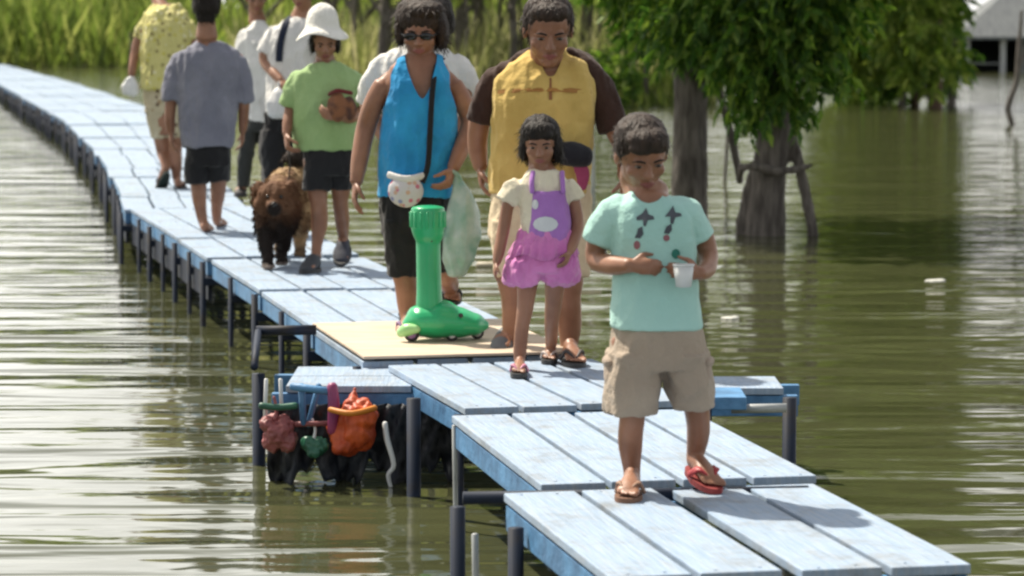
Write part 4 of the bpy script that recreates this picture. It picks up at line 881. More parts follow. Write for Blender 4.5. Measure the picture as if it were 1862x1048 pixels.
bm = bmesh.new(); ell(bm, dp(499, 372, -.375), (.02, .015, .015)); bm_obj('nose', bm, M['iris'], t, True)
for sx in (-1, 1): bm = bmesh.new(); ell(bm, dp(499 + sx * 12, 358, -.31), (.012, .012, .012)); bm_obj('eye', bm, M['iris'], t, True)
bm = bmesh.new(); tube(bm, [gw.p(522, 252, -.1), dp(527, 300, .0), dp(520, 345, .0), dp(506, 352, -.05)], [.004] * 4, seg=6, side=(1, 0, 0)); tag(bm_obj('leash', bm, M['black'], None, True), 'thin dark leash from the woman\'s hand to the brown dog', 'leash')

# ================= person in grey, seen from behind
gr = Fig('person in a loose grey T-shirt and black shorts seen from behind, barefoot', 425, 382, vox=.008)
gr.head(376, 8, 66, yaw=180, pitch=6, neck=(376, 68, -.02), face=False)
gr.hair([((0, .10, .16), (.40, .43, .40)), ((0, .24, -.06), (.36, .25, .34)), ((0, .20, -.36), (.28, .17, .24)), ((.3, .06, -.02), (.1, .2, .26)), ((-.3, .06, -.02), (.1, .2, .26))], 'hair', tufts=260, tl=.13, vox=.008)
sg = [(267, 331, 424, .155), (220, 325, 430, .15), (160, 320, 436, .15), (115, 318, 440, .145), (95, 326, 434, .125), (82, 344, 414, .095), (74, 356, 398, .075)]
gr.rings(sg, k=.80)
gr.limb([(326, 104), (314, 145), (311, 180), (309, 215, -.0), (311, 240, .0)], [10, 11, 11, 10, 7.5]); gr.hand((311, 240, .0), (.05, -.1, -1), (1, 0, 0), .165, curl=.5, thumb=(0, 1, 0))
gr.limb([(434, 104), (442, 145), (444, 180), (443, 212, .05), (441, 238, .08)], [10, 11, 11, 10, 7.5]); gr.hand((441, 238, .08), (-.05, .2, -1), (-1, 0, 0), .165, curl=.5, thumb=(0, 1, 0))
gr.limb([(360, 290), (361, 335), (362, 358, -.02), (366, 388, .0), (371, 412, .0)], [20, 15, 13.5, 10.5, 8]); gr.limb([(398, 290), (397, 335, .1), (396, 355, .14), (394, 380, .18), (394, 402, .2)], [20, 15, 13.5, 10.5, 8])
h1 = deckpt(371, 424, .012); gr.foot((371, 412, .0), h1, h1 + Vector((.02, .22, 0)), .09); h2 = deckpt(394, 414, .012); gr.foot((394, 402, .2), h2, h2 + Vector((.03, .22, 0)), .09)
gr.finish()
M['grey'] = cloth('grey_blue_cotton', (0.23, 0.235, 0.29), (0.18, 0.185, 0.235), scale=4)
gr.garment('t_shirt', M['grey'], [sg], [([(340, 106), (328, 114), (317, 145), (313, 184)], [15, 18, 19, 20]), ([(420, 106), (432, 114), (441, 145), (444, 184)], [15, 17, 18, 19])], amp=.011, freq=8, vox=.008, smooth=6, stretch=(1, 1, .25))
gr.garment('shorts', M['black'], [[(255, 338, 418, .13), (300, 335, 421, .14)], [(296, 335, 380, .13), (333, 337, 379, .12)], [(296, 376, 421, .13, .02), (330, 378, 420, .12, .06)]], amp=.008, freq=8, vox=.009)

# ================= person in the floral dress
fl = Fig('person in a loose yellow floral top and beige printed shorts with one slipper lifted', 343, 320, 'skin', vox=.009)
fl.head(287, -14, 46, yaw=180, pitch=45, dy=.28, neck=(296, 18, .12), face=False)
fl.hair([((0, .08, .14), (.40, .44, .40)), ((0, .22, -.05), (.37, .25, .34))], 'hair', tufts=160, tl=.15, vox=.009)
dr = [(246, 272, 331, .145), (215, 264, 334, .15), (170, 260, 334, .15), (120, 257, 340, .15), (80, 254, 346, .15, .02), (45, 256, 348, .15, .06), (22, 264, 342, .13, .11), (8, 280, 328, .10, .15)]
fl.rings(dr, k=.80)
fl.limb([(264, 48, .05), (252, 72, .05), (246, 98, .03), (242, 120, -.02), (239, 138, -.05)], [8, 9, 9, 8, 6.5]); fl.hand((239, 138, -.05), (0, .1, -1), (1, 0, 0), .165, curl=1.2, thumb=(0, 1, 0))
fl.limb([(342, 48, .06), (352, 78, .05), (352, 108, .05), (346, 140, .2)], [8, 9, 9, 7]); fl.hand((346, 140, .2), (0, .3, -1), (-1, 0, 0), .165, curl=.6, thumb=(0, 1, 0))
fl.limb([(318, 240), (319, 275), (320, 300, -.02), (321, 318, .0), (322, 334, .02)], [14, 12, 11.5, 9, 6.5]); fl.limb([(290, 240), (296, 275, .04), (300, 292, -.04), (303, 308, -.12)], [14, 12, 10, 7])
h1 = deckpt(322, 342, .02); fl.foot((322, 334, .02), h1, h1 + Vector((.03, .22, 0)), .09); fl.slipper(h1, h1 + Vector((.03, .23, 0)), .10, None, M['sole'])
h2 = fl.p(304, 312, -.14); t2 = fl.p(289, 350, .02); fl.foot((303, 308, -.12), h2, t2, .09); fl.slipper(h2 + Vector((0, -.012, 0)), t2 + Vector((0, -.012, 0)), .105, mat('dark_green_rubber', (.02, .035, .03), rough=.7), M['sole'])
fl.finish()
fl.garment('beige_shorts', floral('beige_print_cotton', (.50, .44, .30), ((.60, .54, .40), (.16, .11, .07), (.35, .25, .14)), 19), [[(130, 261, 334, .135), (180, 263, 334, .145), (205, 264, 334, .14)], [(195, 264, 303, .14), (250, 276, 308, .10)], [(195, 296, 334, .14), (252, 304, 332, .10)]], amp=.012, freq=9, vox=.009, smooth=5)
fl.garment('yellow_top', floral('yellow_floral_cotton', (.60, .56, .22), ((.72, .68, .42), (.26, .22, .08), (.55, .50, .10)), 21), [[(162, 256, 340, .165)] + [r for r in dr if r[0] < 150]], [([(275, 42, .07), (264, 50, .06), (252, 72, .05)], [13, 15, 14]), ([(330, 42, .07), (341, 50, .06), (350, 72, .05)], [13, 15, 14])], amp=.012, freq=9, vox=.009, smooth=6)
def small_bag(label, fig, px, py, w_, h_, dy, mt):
    t = thing('plastic_bag', label, 'bag', fig.p(px, py + h_ / 2, dy)); bm = bmesh.new(); a = w_ / 2 / fig.s
    stack(bm, [(fig.p(px, py + h_ * .5, dy), a * .5, a * .45), (fig.p(px, py + h_ * .38, dy), a * .95, a * .7), (fig.p(px, py, dy), a, a * .7), (fig.p(px + 1, py - h_ * .32, dy), a * .6, a * .4), (fig.p(px + 2, py - h_ * .5, dy), a * .15, a * .15)], 24)
    me = fuse(bm, .008, 1); wrinkle(me, .014, 13, (1, 1, .4)); mesh_obj('bag_body', me, mt, t)
    bm = bmesh.new(); tube(bm, [fig.p(px - 1, py - h_ * .42, dy), fig.p(px + 1, py - h_ * .7, dy), fig.p(px + 4, py - h_ * .42, dy)], [.006] * 3, seg=6); bm_obj('handle', bm, mt, t, True)
M['wbag'] = mat('thin_white_plastic', (.78, .78, .76), (.66, .67, .68), rough=.35, scale=9, bump=.4, bscale=18)
small_bag('white plastic bag carried low by the person in the yellow top', fl, 237, 156, 30, 36, -.06, M['wbag'])

# ================= two people in white
a1 = Fig('person in a plain white shirt and dark grey trousers behind the grey T-shirt', 358, 442, vox=.009)
a1.head(466, -2, 54, yaw=10, pitch=16, neck=(468, 40, .05)); a1.hair(SHORT, 'hairb', tufts=120, tl=.14, vox=.009)
s1 = [(222, 450, 496, .14), (180, 447, 499, .14), (120, 444, 500, .14), (75, 440, 504, .13), (56, 446, 496, .11), (44, 456, 484, .08), (39, 461, 479, .06)]
a1.rings(s1, k=.80)
a1.limb([(446, 62), (440, 90), (439, 118), (441, 150), (445, 180)], [7.5, 9, 9, 8, 6.5]); a1.hand((445, 180), (.05, -.2, -1), (1, 0, 0), .17, curl=.5, thumb=(0, -1, 0))
a1.limb([(498, 62), (506, 92), (508, 120), (504, 150, -.08), (500, 176, -.1)], [7.5, 9, 9, 8, 6.5]); a1.hand((500, 176, -.1), (-.05, -.3, -1), (-1, 0, 0), .17, curl=.5, thumb=(0, -1, 0))
a1.limb([(456, 230), (446, 280), (442, 318), (441, 344)], [15, 12, 10, 7]); a1.limb([(484, 230), (486, 280, .1), (487, 312, .15), (487, 336, .2)], [15, 12, 10, 7])
h1 = deckpt(441, 350, .03); a1.foot((441, 344), h1, h1 + Vector((-.02, -.22, 0)), .085); h2 = deckpt(487, 344, .03); a1.foot((487, 336, .2), h2, h2 + Vector((-.0, -.22, 0)), .085)
a1.finish()
for hq in (h1, h2): a1.shoe(None, hq + Vector((0, .03, -.03)), hq + Vector((-.01, -.25, -.03)), .10, mat('black_shoe_cloth', (.03, .03, .035), rough=.7))
a1.garment('shirt', M['white'], [s1], [([(455, 62), (446, 70), (440, 92), (438, 116)], [11, 13, 13.5, 14]), ([(490, 62), (498, 70), (506, 92), (508, 116)], [11, 13, 13.5, 14])], amp=.010, freq=9, vox=.009, smooth=6)
M['dgrey'] = cloth('dark_grey_twill', (.05, .052, .05), (.035, .037, .035))
a1.garment('trousers', M['dgrey'], [[(212, 450, 495, .125), (240, 440, 498, .13)], [(236, 438, 472, .12), (290, 431, 459, .09), (340, 431, 452, .075)], [(236, 468, 500, .12, .03), (290, 472, 500, .09, .1), (332, 476, 499, .075, .18)]], amp=.009, freq=9, vox=.009)

a2 = Fig('person in a white shirt with a navy bag strap behind the sun hat', 402, 500, 'skin2', vox=.008)
a2.head(548, -12, 60, yaw=-14, pitch=14, neck=(545, 36, .05)); a2.hair(SHORT, 'hair', tufts=140, tl=.14, vox=.009)
s2 = [(216, 484, 562, .14), (170, 486, 566, .14), (120, 486, 572, .14), (75, 488, 580, .135), (52, 498, 574, .115), (40, 514, 562, .085), (33, 526, 556, .065)]
a2.rings(s2, k=.80)
a2.limb([(496, 58), (484, 86), (482, 112, .0), (497, 132, -.10), (511, 147, -.18)], [9, 11, 10.5, 9.5, 7]); a2.hand((511, 147, -.18), (.75, -.35, -.5), (.2, .2, -.9), .17, curl=1.0, thumb=(0, -1, .3))
a2.limb([(576, 58), (590, 90), (592, 120), (590, 160)], [9, 11, 10, 8]); a2.hand((590, 160), (0, -.2, -1), (-1, 0, 0), .17, curl=.6, thumb=(0, -1, 0))
a2.limb([(500, 230), (496, 300), (496, 345), (497, 388)], [20, 16, 13, 8]); a2.limb([(545, 230), (545, 300, .1), (545, 345, .12), (545, 384, .14)], [20, 16, 13, 8])
h1 = deckpt(497, 394, .03); a2.foot((497, 388), h1, h1 + Vector((-.0, -.22, 0)), .085); h2 = deckpt(545, 390, .03); a2.foot((545, 384, .14), h2, h2 + Vector((0, -.22, 0)), .085)
a2.finish()
for hq in (h1, h2): a2.shoe(None, hq + Vector((0, .03, -.03)), hq + Vector((-.01, -.25, -.03)), .10, mat('black_shoe_cloth', (.03, .03, .035), rough=.7))
a2.garment('shirt', M['white'], [s2], [([(508, 58), (497, 66), (486, 84), (482, 96)], [13, 15, 16, 16]), ([(566, 58), (576, 66), (588, 86), (592, 100)], [13, 15, 15.5, 16])], amp=.010, freq=9, vox=.008, smooth=6)
a2.garment('trousers', M['black'], [[(206, 482, 562, .13), (240, 476, 566, .135)], [(236, 472, 524, .13), (300, 476, 518, .10), (384, 482, 512, .08)], [(236, 520, 568, .13, .03), (300, 524, 566, .10, .08), (380, 530, 560, .08, .12)]], amp=.009, freq=9, vox=.009)
t = thing('sling_bag', 'navy sling bag strap across the shoulder of a person in white', 'bag', a2.p(506, 150, -.16))
bm = bmesh.new(); tube(bm, [a2.p(530, 30, .02), a2.p(521, 40, -.085), a2.p(514, 60, -.135), a2.p(509, 85, -.148), a2.p(507, 112, -.15)], [(.026, .004)] * 5, seg=8, side=(1, 0, 0)); bm_obj('strap', bm, cloth('navy_webbing', (.018, .025, .05)), t, True)
bm = bmesh.new(); ell(bm, a2.p(560, 175, .12), (.10, .09, .13)); me = fuse(bm, .01, 2); bm_obj; mesh_obj('bag_body', me, cloth('navy_nylon', (.02, .028, .055)), t)
small_bag('white plastic bag held by the person with the navy strap', a2, 506, 186, 42, 54, -.22, M['wbag'])

# ================= green ride-on toy
YT = on_z(790, 628, DECK).y; sT = F / YT
def tp(px, py, dy=0): return on_y(px, py, YT + dy)
M['toy'] = mat('green_moulded_plastic', (0.02, 0.42, 0.17), (0.015, 0.34, 0.13), rough=.32, scale=4, coat=.2)
M['toy2'] = mat('pale_green_plastic', (0.35, 0.66, 0.28), (0.28, 0.56, 0.22), rough=.35)
t = thing('ride_on_toy', 'bright green plastic ride on toy with a tall thick steering column', 'toy', tp(800, 630))
bm = bmesh.new()
tube(bm, [tp(742, 590, -.03), tp(760, 584, -.02), tp(790, 582), tp(830, 586, .02), (tp(865, 590, .03)), tp(884, 592, .03)], [(.05, .035), (.10, .072), (.12, .082), (.11, .072), (.085, .05), (.03, .022)], seg=20, side=(0, 1, 0))
tube(bm, [tp(772, 585, -.02), tp(790, 570, -.01), tp(808, 560, .0), tp(840, 572, .02)], [(.08, .03), (.09, .045), (.085, .035), (.06, .02)], seg=18, side=(0, 1, 0))
me = fuse(bm, .006, 5); mesh_obj('toy_body', me, M['toy'], t)
bm = bmesh.new(); tube(bm, [tp(782, 590, -.02), tp(781, 560, -.02), tp(780, 510, -.015), tp(779, 460, -.01), tp(779, 432, -.01)], [.070, .060, .056, .055, .056], seg=24, cap=.2)
tube(bm, [tp(779, 440, -.01), tp(779, 426, -.01), tp(778, 412, -.01), tp(778, 388, -.01), tp(778, 377, -.01)], [.056, .070, .076, .077, .074], seg=28, cap=.1)
me = fuse(bm, .005, 4); mesh_obj('steering_column', me, M['toy'], t)
for k in range(9):
    a = math.pi * (k / 8 - .0); bm = bmesh.new(); c = tp(778, 400, -.01); bx = Vector((math.cos(a) * .077, -math.sin(a) * .077, 0))
    tube(bm, [c + bx + Vector((0, 0, -.03)), c + bx + Vector((0, 0, .035))], [.006, .006], seg=8, sub=1); bm_obj('grip_rib', bm, M['toy'], t, True)
for q in ((784, 437, -.06), (838, 574, -.085)):
    bm = bmesh.new(); ell(bm, tp(*q), (.011, .008, .011)); bm_obj('bolt', bm, M['sole'], t, True)
bm = bmesh.new(); tube(bm, [tp(728, 606, -.05), tp(740, 600, -.08), tp(760, 598, -.10)], [.022, .03, .02], seg=12); mesh_obj('front_bumper', fuse(bm, .005, 2), M['toy2'], t)
bm = bmesh.new(); ell(bm, tp(815, 566, -.0), (.075, .07, .012)); bm_obj('seat', bm, M['toy2'], t, True)
for (x, y, dy, r) in ((749, 618, -.05, .034), (782, 612, .12, .030), (822, 612, -.02, .030), (868, 609, .06, .030)):
    c = tp(x, y, dy); c.z = DECK + .023 + r; bm = bmesh.new(); tube(bm, [c + Vector((0, -.02, 0)), c + Vector((0, .02, 0))], [r, r], seg=24, sub=1, side=(1, 0, 0), cap=.2); wl = bm_obj('wheel', bm, M['sole'], t, True)
    bm = bmesh.new(); tube(bm, [c + Vector((0, -.028, 0)), c + Vector((0, .028, 0))], [r * .6, r * .6], seg=18, sub=1, side=(1, 0, 0), cap=.2); bm_obj('hub', bm, mat('purple_plastic', (.35, .2, .4), rough=.4) if x < 760 else M['whitep'], None, True).parent = wl
# ------------------------------------------------------------------ vegetation
M['bark'] = mat('grey_bark', (0.17, 0.15, 0.13), (0.06, 0.05, 0.043), rough=0.9, scale=6, stretch=(3, 3, 0.6), bump=0.9, bscale=12)
M['bark2'] = mat('reddish_bark', (0.17, 0.105, 0.07), (0.08, 0.05, 0.035), rough=0.9, scale=6, stretch=(3, 3, 0.5), bump=0.7, bscale=12)
M['leaf'] = leafmat('dark_green_leaf', (0.035, 0.085, 0.016), (0.10, 0.20, 0.032), (0.26, 0.36, 0.07), .5)
M['leaf2'] = leafmat('mid_green_leaf', (0.09, 0.15, 0.028), (0.19, 0.27, 0.05), (0.34, 0.40, 0.10), .6)
M['reed'] = leafmat('yellow_green_reed', (0.16, 0.19, 0.06), (0.32, 0.33, 0.14), (0.50, 0.47, 0.27), 0.5)
M['grass'] = leafmat('lit_grass', (0.08, 0.12, 0.03), (0.17, 0.23, 0.055), (0.30, 0.33, 0.11), 0.5)
rng = np.random.default_rng(11)

def leaves_mesh(name, base, dirs, length, width, mat_, parent=None):
    """many bent leaf quads; base and dirs are (N,3)"""
    n = len(base); d = dirs / np.linalg.norm(dirs, axis=1, keepdims=True)
    rv = rng.normal(size=(n, 3)); s = np.cross(d, rv); s /= np.linalg.norm(s, axis=1, keepdims=True) + 1e-9
    nn = np.cross(d, s)
    L = (length * rng.uniform(0.45, 1.45, n))[:, None]; W = (width * rng.uniform(0.7, 1.3, n))[:, None]
    V = np.empty((n, 4, 3)); V[:, 0] = base; V[:, 1] = base + d * L * 0.45 + s * W / 2 + nn * W * 0.25
    V[:, 2] = base + d * L - np.array([0, 0, 1]) * L * 0.12; V[:, 3] = base + d * L * 0.45 - s * W / 2 + nn * W * 0.25
    me = bpy.data.meshes.new(name); me.vertices.add(n * 4); me.vertices.foreach_set('co', V.reshape(-1))
    idx = np.arange(n)[:, None] * 4
    T = np.concatenate([idx + np.array([0, 1, 2]), idx + np.array([0, 2, 3])], axis=1).reshape(-1, 3)
    me.loops.add(len(T) * 3); me.loops.foreach_set('vertex_index', T.reshape(-1).astype(np.int32))
    me.polygons.add(len(T)); me.polygons.foreach_set('loop_start', np.arange(0, len(T) * 3, 3, dtype=np.int32))
    me.update(); me.validate()
    return mesh_obj(name, me, mat_, parent, False)
def crown_points(blobs, twigs, per, twig_len, droop):
    B = []; D = []
    tot = sum(b[1][0] * b[1][1] * b[1][2] for b in blobs) ** 1
    for c, r in blobs:
        k = max(3, int(twigs * (r[0] * r[1] * r[2]) / tot))
        u = rng.normal(size=(k, 3)); u /= np.linalg.norm(u, axis=1, keepdims=True)
        rad = rng.uniform(0.25, 1.0, k) ** 0.45
        p = np.array(c) + u * rad[:, None] * np.array(r)
        out = u + rng.normal(size=(k, 3)) * 0.5; out[:, 2] -= droop; out /= np.linalg.norm(out, axis=1, keepdims=True)
        for j in range(per):
            t = rng.uniform(0, 1, k)[:, None]
            q = p + out * twig_len * t; q[:, 2] -= (t[:, 0] ** 2) * twig_len * 0.3 * droop
            dd = out * 0.7 + rng.normal(size=(k, 3)) * 0.55; dd[:, 2] -= droop
            B.append(q); D.append(dd)
    return np.concatenate(B), np.concatenate(D)
def tree(name, label, base, limbs, blobs, twigs, per, lsize, lw, droop=0.6, bark='bark', leaf='leaf', group=None, vox=0.03, twig_len=0.35):
    t = thing(name, label, 'tree', base, group)
    bm = bmesh.new()
    for pts, rads in limbs: tube(bm, pts, rads, seg=10, sub=5)
    me = fuse(bm, vox, 2); 
    wrinkle(me, vox * .45, 9, (1, 1, .35))
    mesh_obj('trunk', me, M[bark], t)
    if blobs:
        b, d = crown_points(blobs, twigs, per, twig_len, droop)
        leaves_mesh('crown', b, d, lsize, lw, M[leaf], t)
    return t
W = lambda px, py: on_z(px, py, 0.0)

# tree with the thick dark trunk straight behind the boy
YA = W(1250, 400).y
def A(px, py, dy=0): return on_y(px, py, YA + dy)
a0 = A(1252, 420)
limbs = [([a0 - Vector((0, 0, .6)), A(1254, 330), A(1256, 200), A(1254, 90), A(1250, 0), A(1240, -250), A(1225, -500)], [.2, .175, .165, .17, .17, .14, .07]),
         ([A(1250, 40), A(1200, -60, -.3), A(1130, -170, -.6), A(1080, -220, -.8)], [.09, .07, .05, .03]),
         ([A(1252, -40), A(1310, -150, .4), A(1350, -300, .7)], [.09, .07, .04]),
         ([A(1292, 95), A(1305, 150), A(1330, 250), A(1347, 330)], [.03, .04, .042, .045]),
         ([A(1262, 20), A(1285, 60), A(1300, 130)], [.06, .05, .04])]
def bl(px, py, Y, a, b, c): return (tuple(on_y(px, py, Y)), (a, b, c))
s_ = F / YA
blobs = [bl(1195, 20, YA, .25, .5, .30), bl(1225, 55, YA - .2, .22, .4, .22), bl(1290, 30, YA, .3, .5, .35), bl(1150, -60, YA, .4, .8, .35), bl(1320, 70, YA - .2, .2, .3, .35),
         bl(1230, -330, YA, 1.6, 1.8, 1.1), bl(1050, -250, YA - .5, .9, 1, .6), bl(1380, -350, YA + .6, 1.1, 1.2, .8)]
tree('broadleaf_tree', 'tree with a thick straight dark trunk rising behind the boy', a0, limbs, blobs[:5], 260, 12, .15, .05, group=None, twig_len=.22)
# upper crown of the same tree is a second leaf mesh folded into its crown
def grow(treeobj, blobs, twigs, per, ls, lw, droop, leaf, tl=.35):
    b, d = crown_points(blobs, twigs, per, tl, droop)
    o = leaves_mesh('tmp', b, d, ls, lw, M[leaf]); c = [x for x in treeobj.children if x.name.startswith('crown')][0]
    bm = bmesh.new(); bm.from_mesh(c.data); bm.from_mesh(o.data); bm.to_mesh(c.data); bm.free(); bpy.data.objects.remove(o)
TA = [o for o in bpy.data.objects if o.name.startswith('broadleaf_tree')][0]
grow(TA, blobs[5:], 360, 10, .26, .10, .6, 'leaf')

# forked tree standing in the water, propped by poles
YB = W(1390, 428).y
def Bp(px, py, dy=0): return on_y(px, py, YB + dy)
b0 = Bp(1388, 428)
limbs = [([b0 - Vector((0, 0, .6)), Bp(1392, 428), Bp(1396, 360), Bp(1400, 300), Bp(1406, 240), Bp(1412, 130), Bp(1405, 0), Bp(1390, -300), Bp(1380, -600)], [.19, .18, .155, .15, .15, .15, .15, .12, .06]),
         ([Bp(1346, 430, .1) - Vector((0, 0, .5)), Bp(1344, 425, .1), Bp(1350, 385, .08), Bp(1362, 335, .05), Bp(1380, 290)], [.05, .045, .04, .042, .05]),
         ([Bp(1480, 440, -.1) - Vector((0, 0, .5)), Bp(1478, 428, -.1), Bp(1468, 370, -.08), Bp(1452, 300, -.05), Bp(1438, 250), Bp(1415, 190)], [.06, .055, .05, .05, .055, .06]),
         ([Bp(1345, 308, -.25), Bp(1375, 302, -.26), Bp(1410, 312, -.26), Bp(1445, 308, -.22), Bp(1478, 300, -.2)], [.03, .045, .045, .04, .025]),
         ([Bp(1345, 330, -.1), Bp(1347, 308, -.22), Bp(1352, 296, -.2)], [.025, .035, .02]),
         ([Bp(1405, 60), Bp(1460, -40, -.5), Bp(1540, -160, -1)], [.09, .07, .04]),
         ([Bp(1400, -60), Bp(1330, -200, .3), Bp(1260, -330, .5)], [.09, .07, .04])]
blobs = [bl(1410, 75, YB - .3, .42, .4, .40), bl(1350, 120, YB - .2, .22, .3, .28), bl(1445, 120, YB - .25, .24, .3, .3), bl(1395, 165, YB - .35, .2, .2, .2), bl(1470, 50, YB - .3, .3, .4, .40), bl(1335, 30, YB - .3, .4, .4, .35), bl(1420, -20, YB - .2, .7, .6, .35), bl(1430, 175, YB - .3, .12, .15, .16), bl(1365, 180, YB - .3, .10, .15, .12), bl(1500, 0, YB - .2, .35, .4, .35), bl(1255, 10, YB - .1, .35, .4, .28)]
TB = tree('broadleaf_tree', 'forked tree with leaning limbs and a crossing branch standing in water right of the boy', b0, limbs, blobs, 560, 13, .13, .058, droop=.55, twig_len=.28)
grow(TB, [bl(1400, -350, YB, 1.9, 2, 1.3), bl(1560, -250, YB - .8, 1, 1.1, .7), bl(1250, -420, YB + .3, 1.2, 1.3, .8), bl(1420, -650, YB, 1.4, 1.5, .9)], 420, 10, .26, .10, .6, 'leaf')

# slim reddish trees with a low crown, further out
YC2 = W(1680, 196).y
for i, (px, base_y, r, lean, lab) in enumerate(((1640, 190, .10, -14, 'leftmost slim pale trunk under the low hanging leaves at the right'), (1664, 188, .12, -8, 'slim reddish trunk second from the left under the low hanging leaves at the right'), (1700, 196, .17, 4, 'thickest reddish brown trunk under the low hanging leaves at the right'), (1730, 190, .11, 10, 'slim dark trunk nearest the house under the hanging leaves'))):
    y = W(px, base_y).y
    P_ = lambda a, b, dy=0: on_y(a, b, y + dy)
    q = P_(px, base_y)
    limbs = [([q - Vector((0, 0, .8)), q, P_(px + lean * .3, base_y - 70), P_(px + lean, 0), P_(px + lean * 2, -250), P_(px + lean * 3, -560)], [r * 1.15, r, r * .9, r * .85, r * .7, r * .3]),
             ([P_(px + lean, -40), P_(px + lean * 4 + 20, -200, -1), P_(px + lean * 7, -320, -1.5)], [r * .5, r * .4, r * .2])]
    low = [[bl(1540, 40, y, .65, .8, .8), bl(1555, 120, y, .45, .6, .45), bl(1525, 0, y, .7, .7, .6), bl(1520, 70, y, .3, .5, .6)], [bl(1610, 40, y, .6, .8, .8), bl(1600, 110, y, .45, .6, .55)], [bl(1660, 60, y - .5, .6, .8, .75), bl(1690, 105, y - .4, .4, .6, .45), bl(1640, 0, y, .7, .8, .6)], [bl(1715, 50, y, .38, .7, .7), bl(1735, 100, y, .2, .5, .5), bl(1690, 0, y, .6, .8, .5)]][i]
    T = tree('slim_tree', lab, q, limbs, low, 170, 13, .27, .11, droop=.6, bark='bark2' if i in (1, 2) else 'bark', leaf='leaf' if i in (1, 3) else 'leaf2', group='slim trees by the house', vox=.05, twig_len=.5)
    grow(T, [bl(px + lean * 3, -420, y, 2.6, 2.6, 2.2), bl(px + lean * 6 + 40, -250, y - 1, 1.6, 1.6, 1.0), bl(px - 120, -300, y, 1.8, 1.8, 1.2), bl(px - 60, -130, y + .5, 1.5, 1.5, 1.0), bl(1545 + 40 * i, -150, y, 1.3, 1.4, 1.0)], 480, 10, .40, .16, .6, 'leaf')

SL = [o for o in bpy.data.objects if o.name.startswith('slim_tree') and o.parent is None]
for o, (px, yy, rx) in zip(SL, ((1500, -640, 3.2), (1640, -820, 3.4), (1820, -700, 3.6), (1980, -480, 3.4))):
    y = o.location.y
    grow(o, [bl(px, yy, y, rx, rx, 3.0), bl(px + 60, yy + 260, y + 1, rx * .8, rx * .8, 1.8), bl(px - 80, yy - 220, y + 1, rx * .8, rx * .8, 2.0)], 430, 9, .55, .24, .5, 'leaf')
    # the limb that carries that part of the crown
    c = [x for x in o.children if x.name.startswith('trunk')][0]; bm = bmesh.new(); bm.from_mesh(c.data)
    tube(bm, [on_y(1680, -200, y), on_y((1680 + px) / 2, yy / 2 - 60, y), on_y(px, yy, y), on_y(px - 40, yy - 250, y + .5)], [.12, .10, .08, .03], seg=8); bm.to_mesh(c.data); bm.free()
# grey trunks of the wood behind the walkway
wood = [(655, 178, .16, -3), (690, 196, .13, 4), (722, 180, .10, 2), (832, 188, .12, -4), (872, 182, .16, 3), (934, 192, .22, -2), (1062, 184, .11, 5), (1150, 190, .13, -4), (590, 170, .14, 2), (470, 165, .15, -2)]
protoT = None
for i, (px, by, r, lean) in enumerate(wood):
    p = W(px, by); p.z = 0.1
    if i < 3:
        q = p
        limbs = [([q - Vector((0, 0, .8)), q, q + Vector((lean * .02, 0, 1.2)), q + Vector((lean * .05, 0, 3)), q + Vector((lean * .1, .3, 6))], [r * 1.2, r, r * .9, r * .8, r * .35]),
                 ([q + Vector((lean * .03, 0, 1.6)), q + Vector((.7, -.4, 2.5)), q + Vector((1.4, -.6, 3.2))], [r * .5, r * .4, r * .2]),
                 ([q + Vector((lean * .03, 0, 1.9)), q + Vector((-.8, .3, 3.0)), q + Vector((-1.3, .3, 3.8))], [r * .5, r * .4, r * .2])]
        c = q + Vector((0, 0, 4.6))
        bb = [(tuple(c), (2, 2, 1.7)), (tuple(c + Vector((1.4, -.5, -1))), (1.2, 1.2, .8)), (tuple(c + Vector((-1.3, .3, -.8))), (1.2, 1.2, .8)), (tuple(c + Vector((.2, .2, 1.6))), (1.2, 1.2, .9))]
        T = tree('grey_tree', 'grey trunked tree of the wood on the bank behind the people', q, limbs, bb, 130, 11, .34, .13, leaf='leaf2', group='trees on the bank behind the people', vox=.05, twig_len=.5)
        if i == 0: T0 = []
        T0.append(T)
    else:
        src = T0[i % 3]; T = src.copy(); COL.objects.link(T); T.location = p; T.rotation_euler = (0, 0, random.uniform(0, 6)); sc_ = random.uniform(.9, 1.25); T.scale = (sc_, sc_, sc_)
        for ch in src.children:
            c = ch.copy(); COL.objects.link(c); c.parent = T; c.matrix_parent_inverse = ch.matrix_parent_inverse.copy()
thin = [(610, 176, .45), (642, 190, .35), (672, 172, .4), (706, 188, .5), (815, 176, .4), (848, 193, .5), (905, 178, .45), (952, 186, .4), (1090, 190, .45), (1125, 180, .4), (1175, 192, .5)]
for i, (px, by, k_) in enumerate(thin):
    p = W(px, by); p.z = .1; src = T0[i % 3]; T = src.copy(); COL.objects.link(T); T.location = p; T.rotation_euler = (0, 0, random.uniform(0, 6)); T.scale = (k_, k_, k_ * 1.7)
    T['label'] = 'slender bare trunk of the wood on the bank behind the people'; T['group'] = 'slender trunks on the bank behind the people'
    for ch in src.children:
        if ch.name.startswith('crown'): continue
        c = ch.copy(); COL.objects.link(c); c.parent = T; c.matrix_parent_inverse = ch.matrix_parent_inverse.copy()
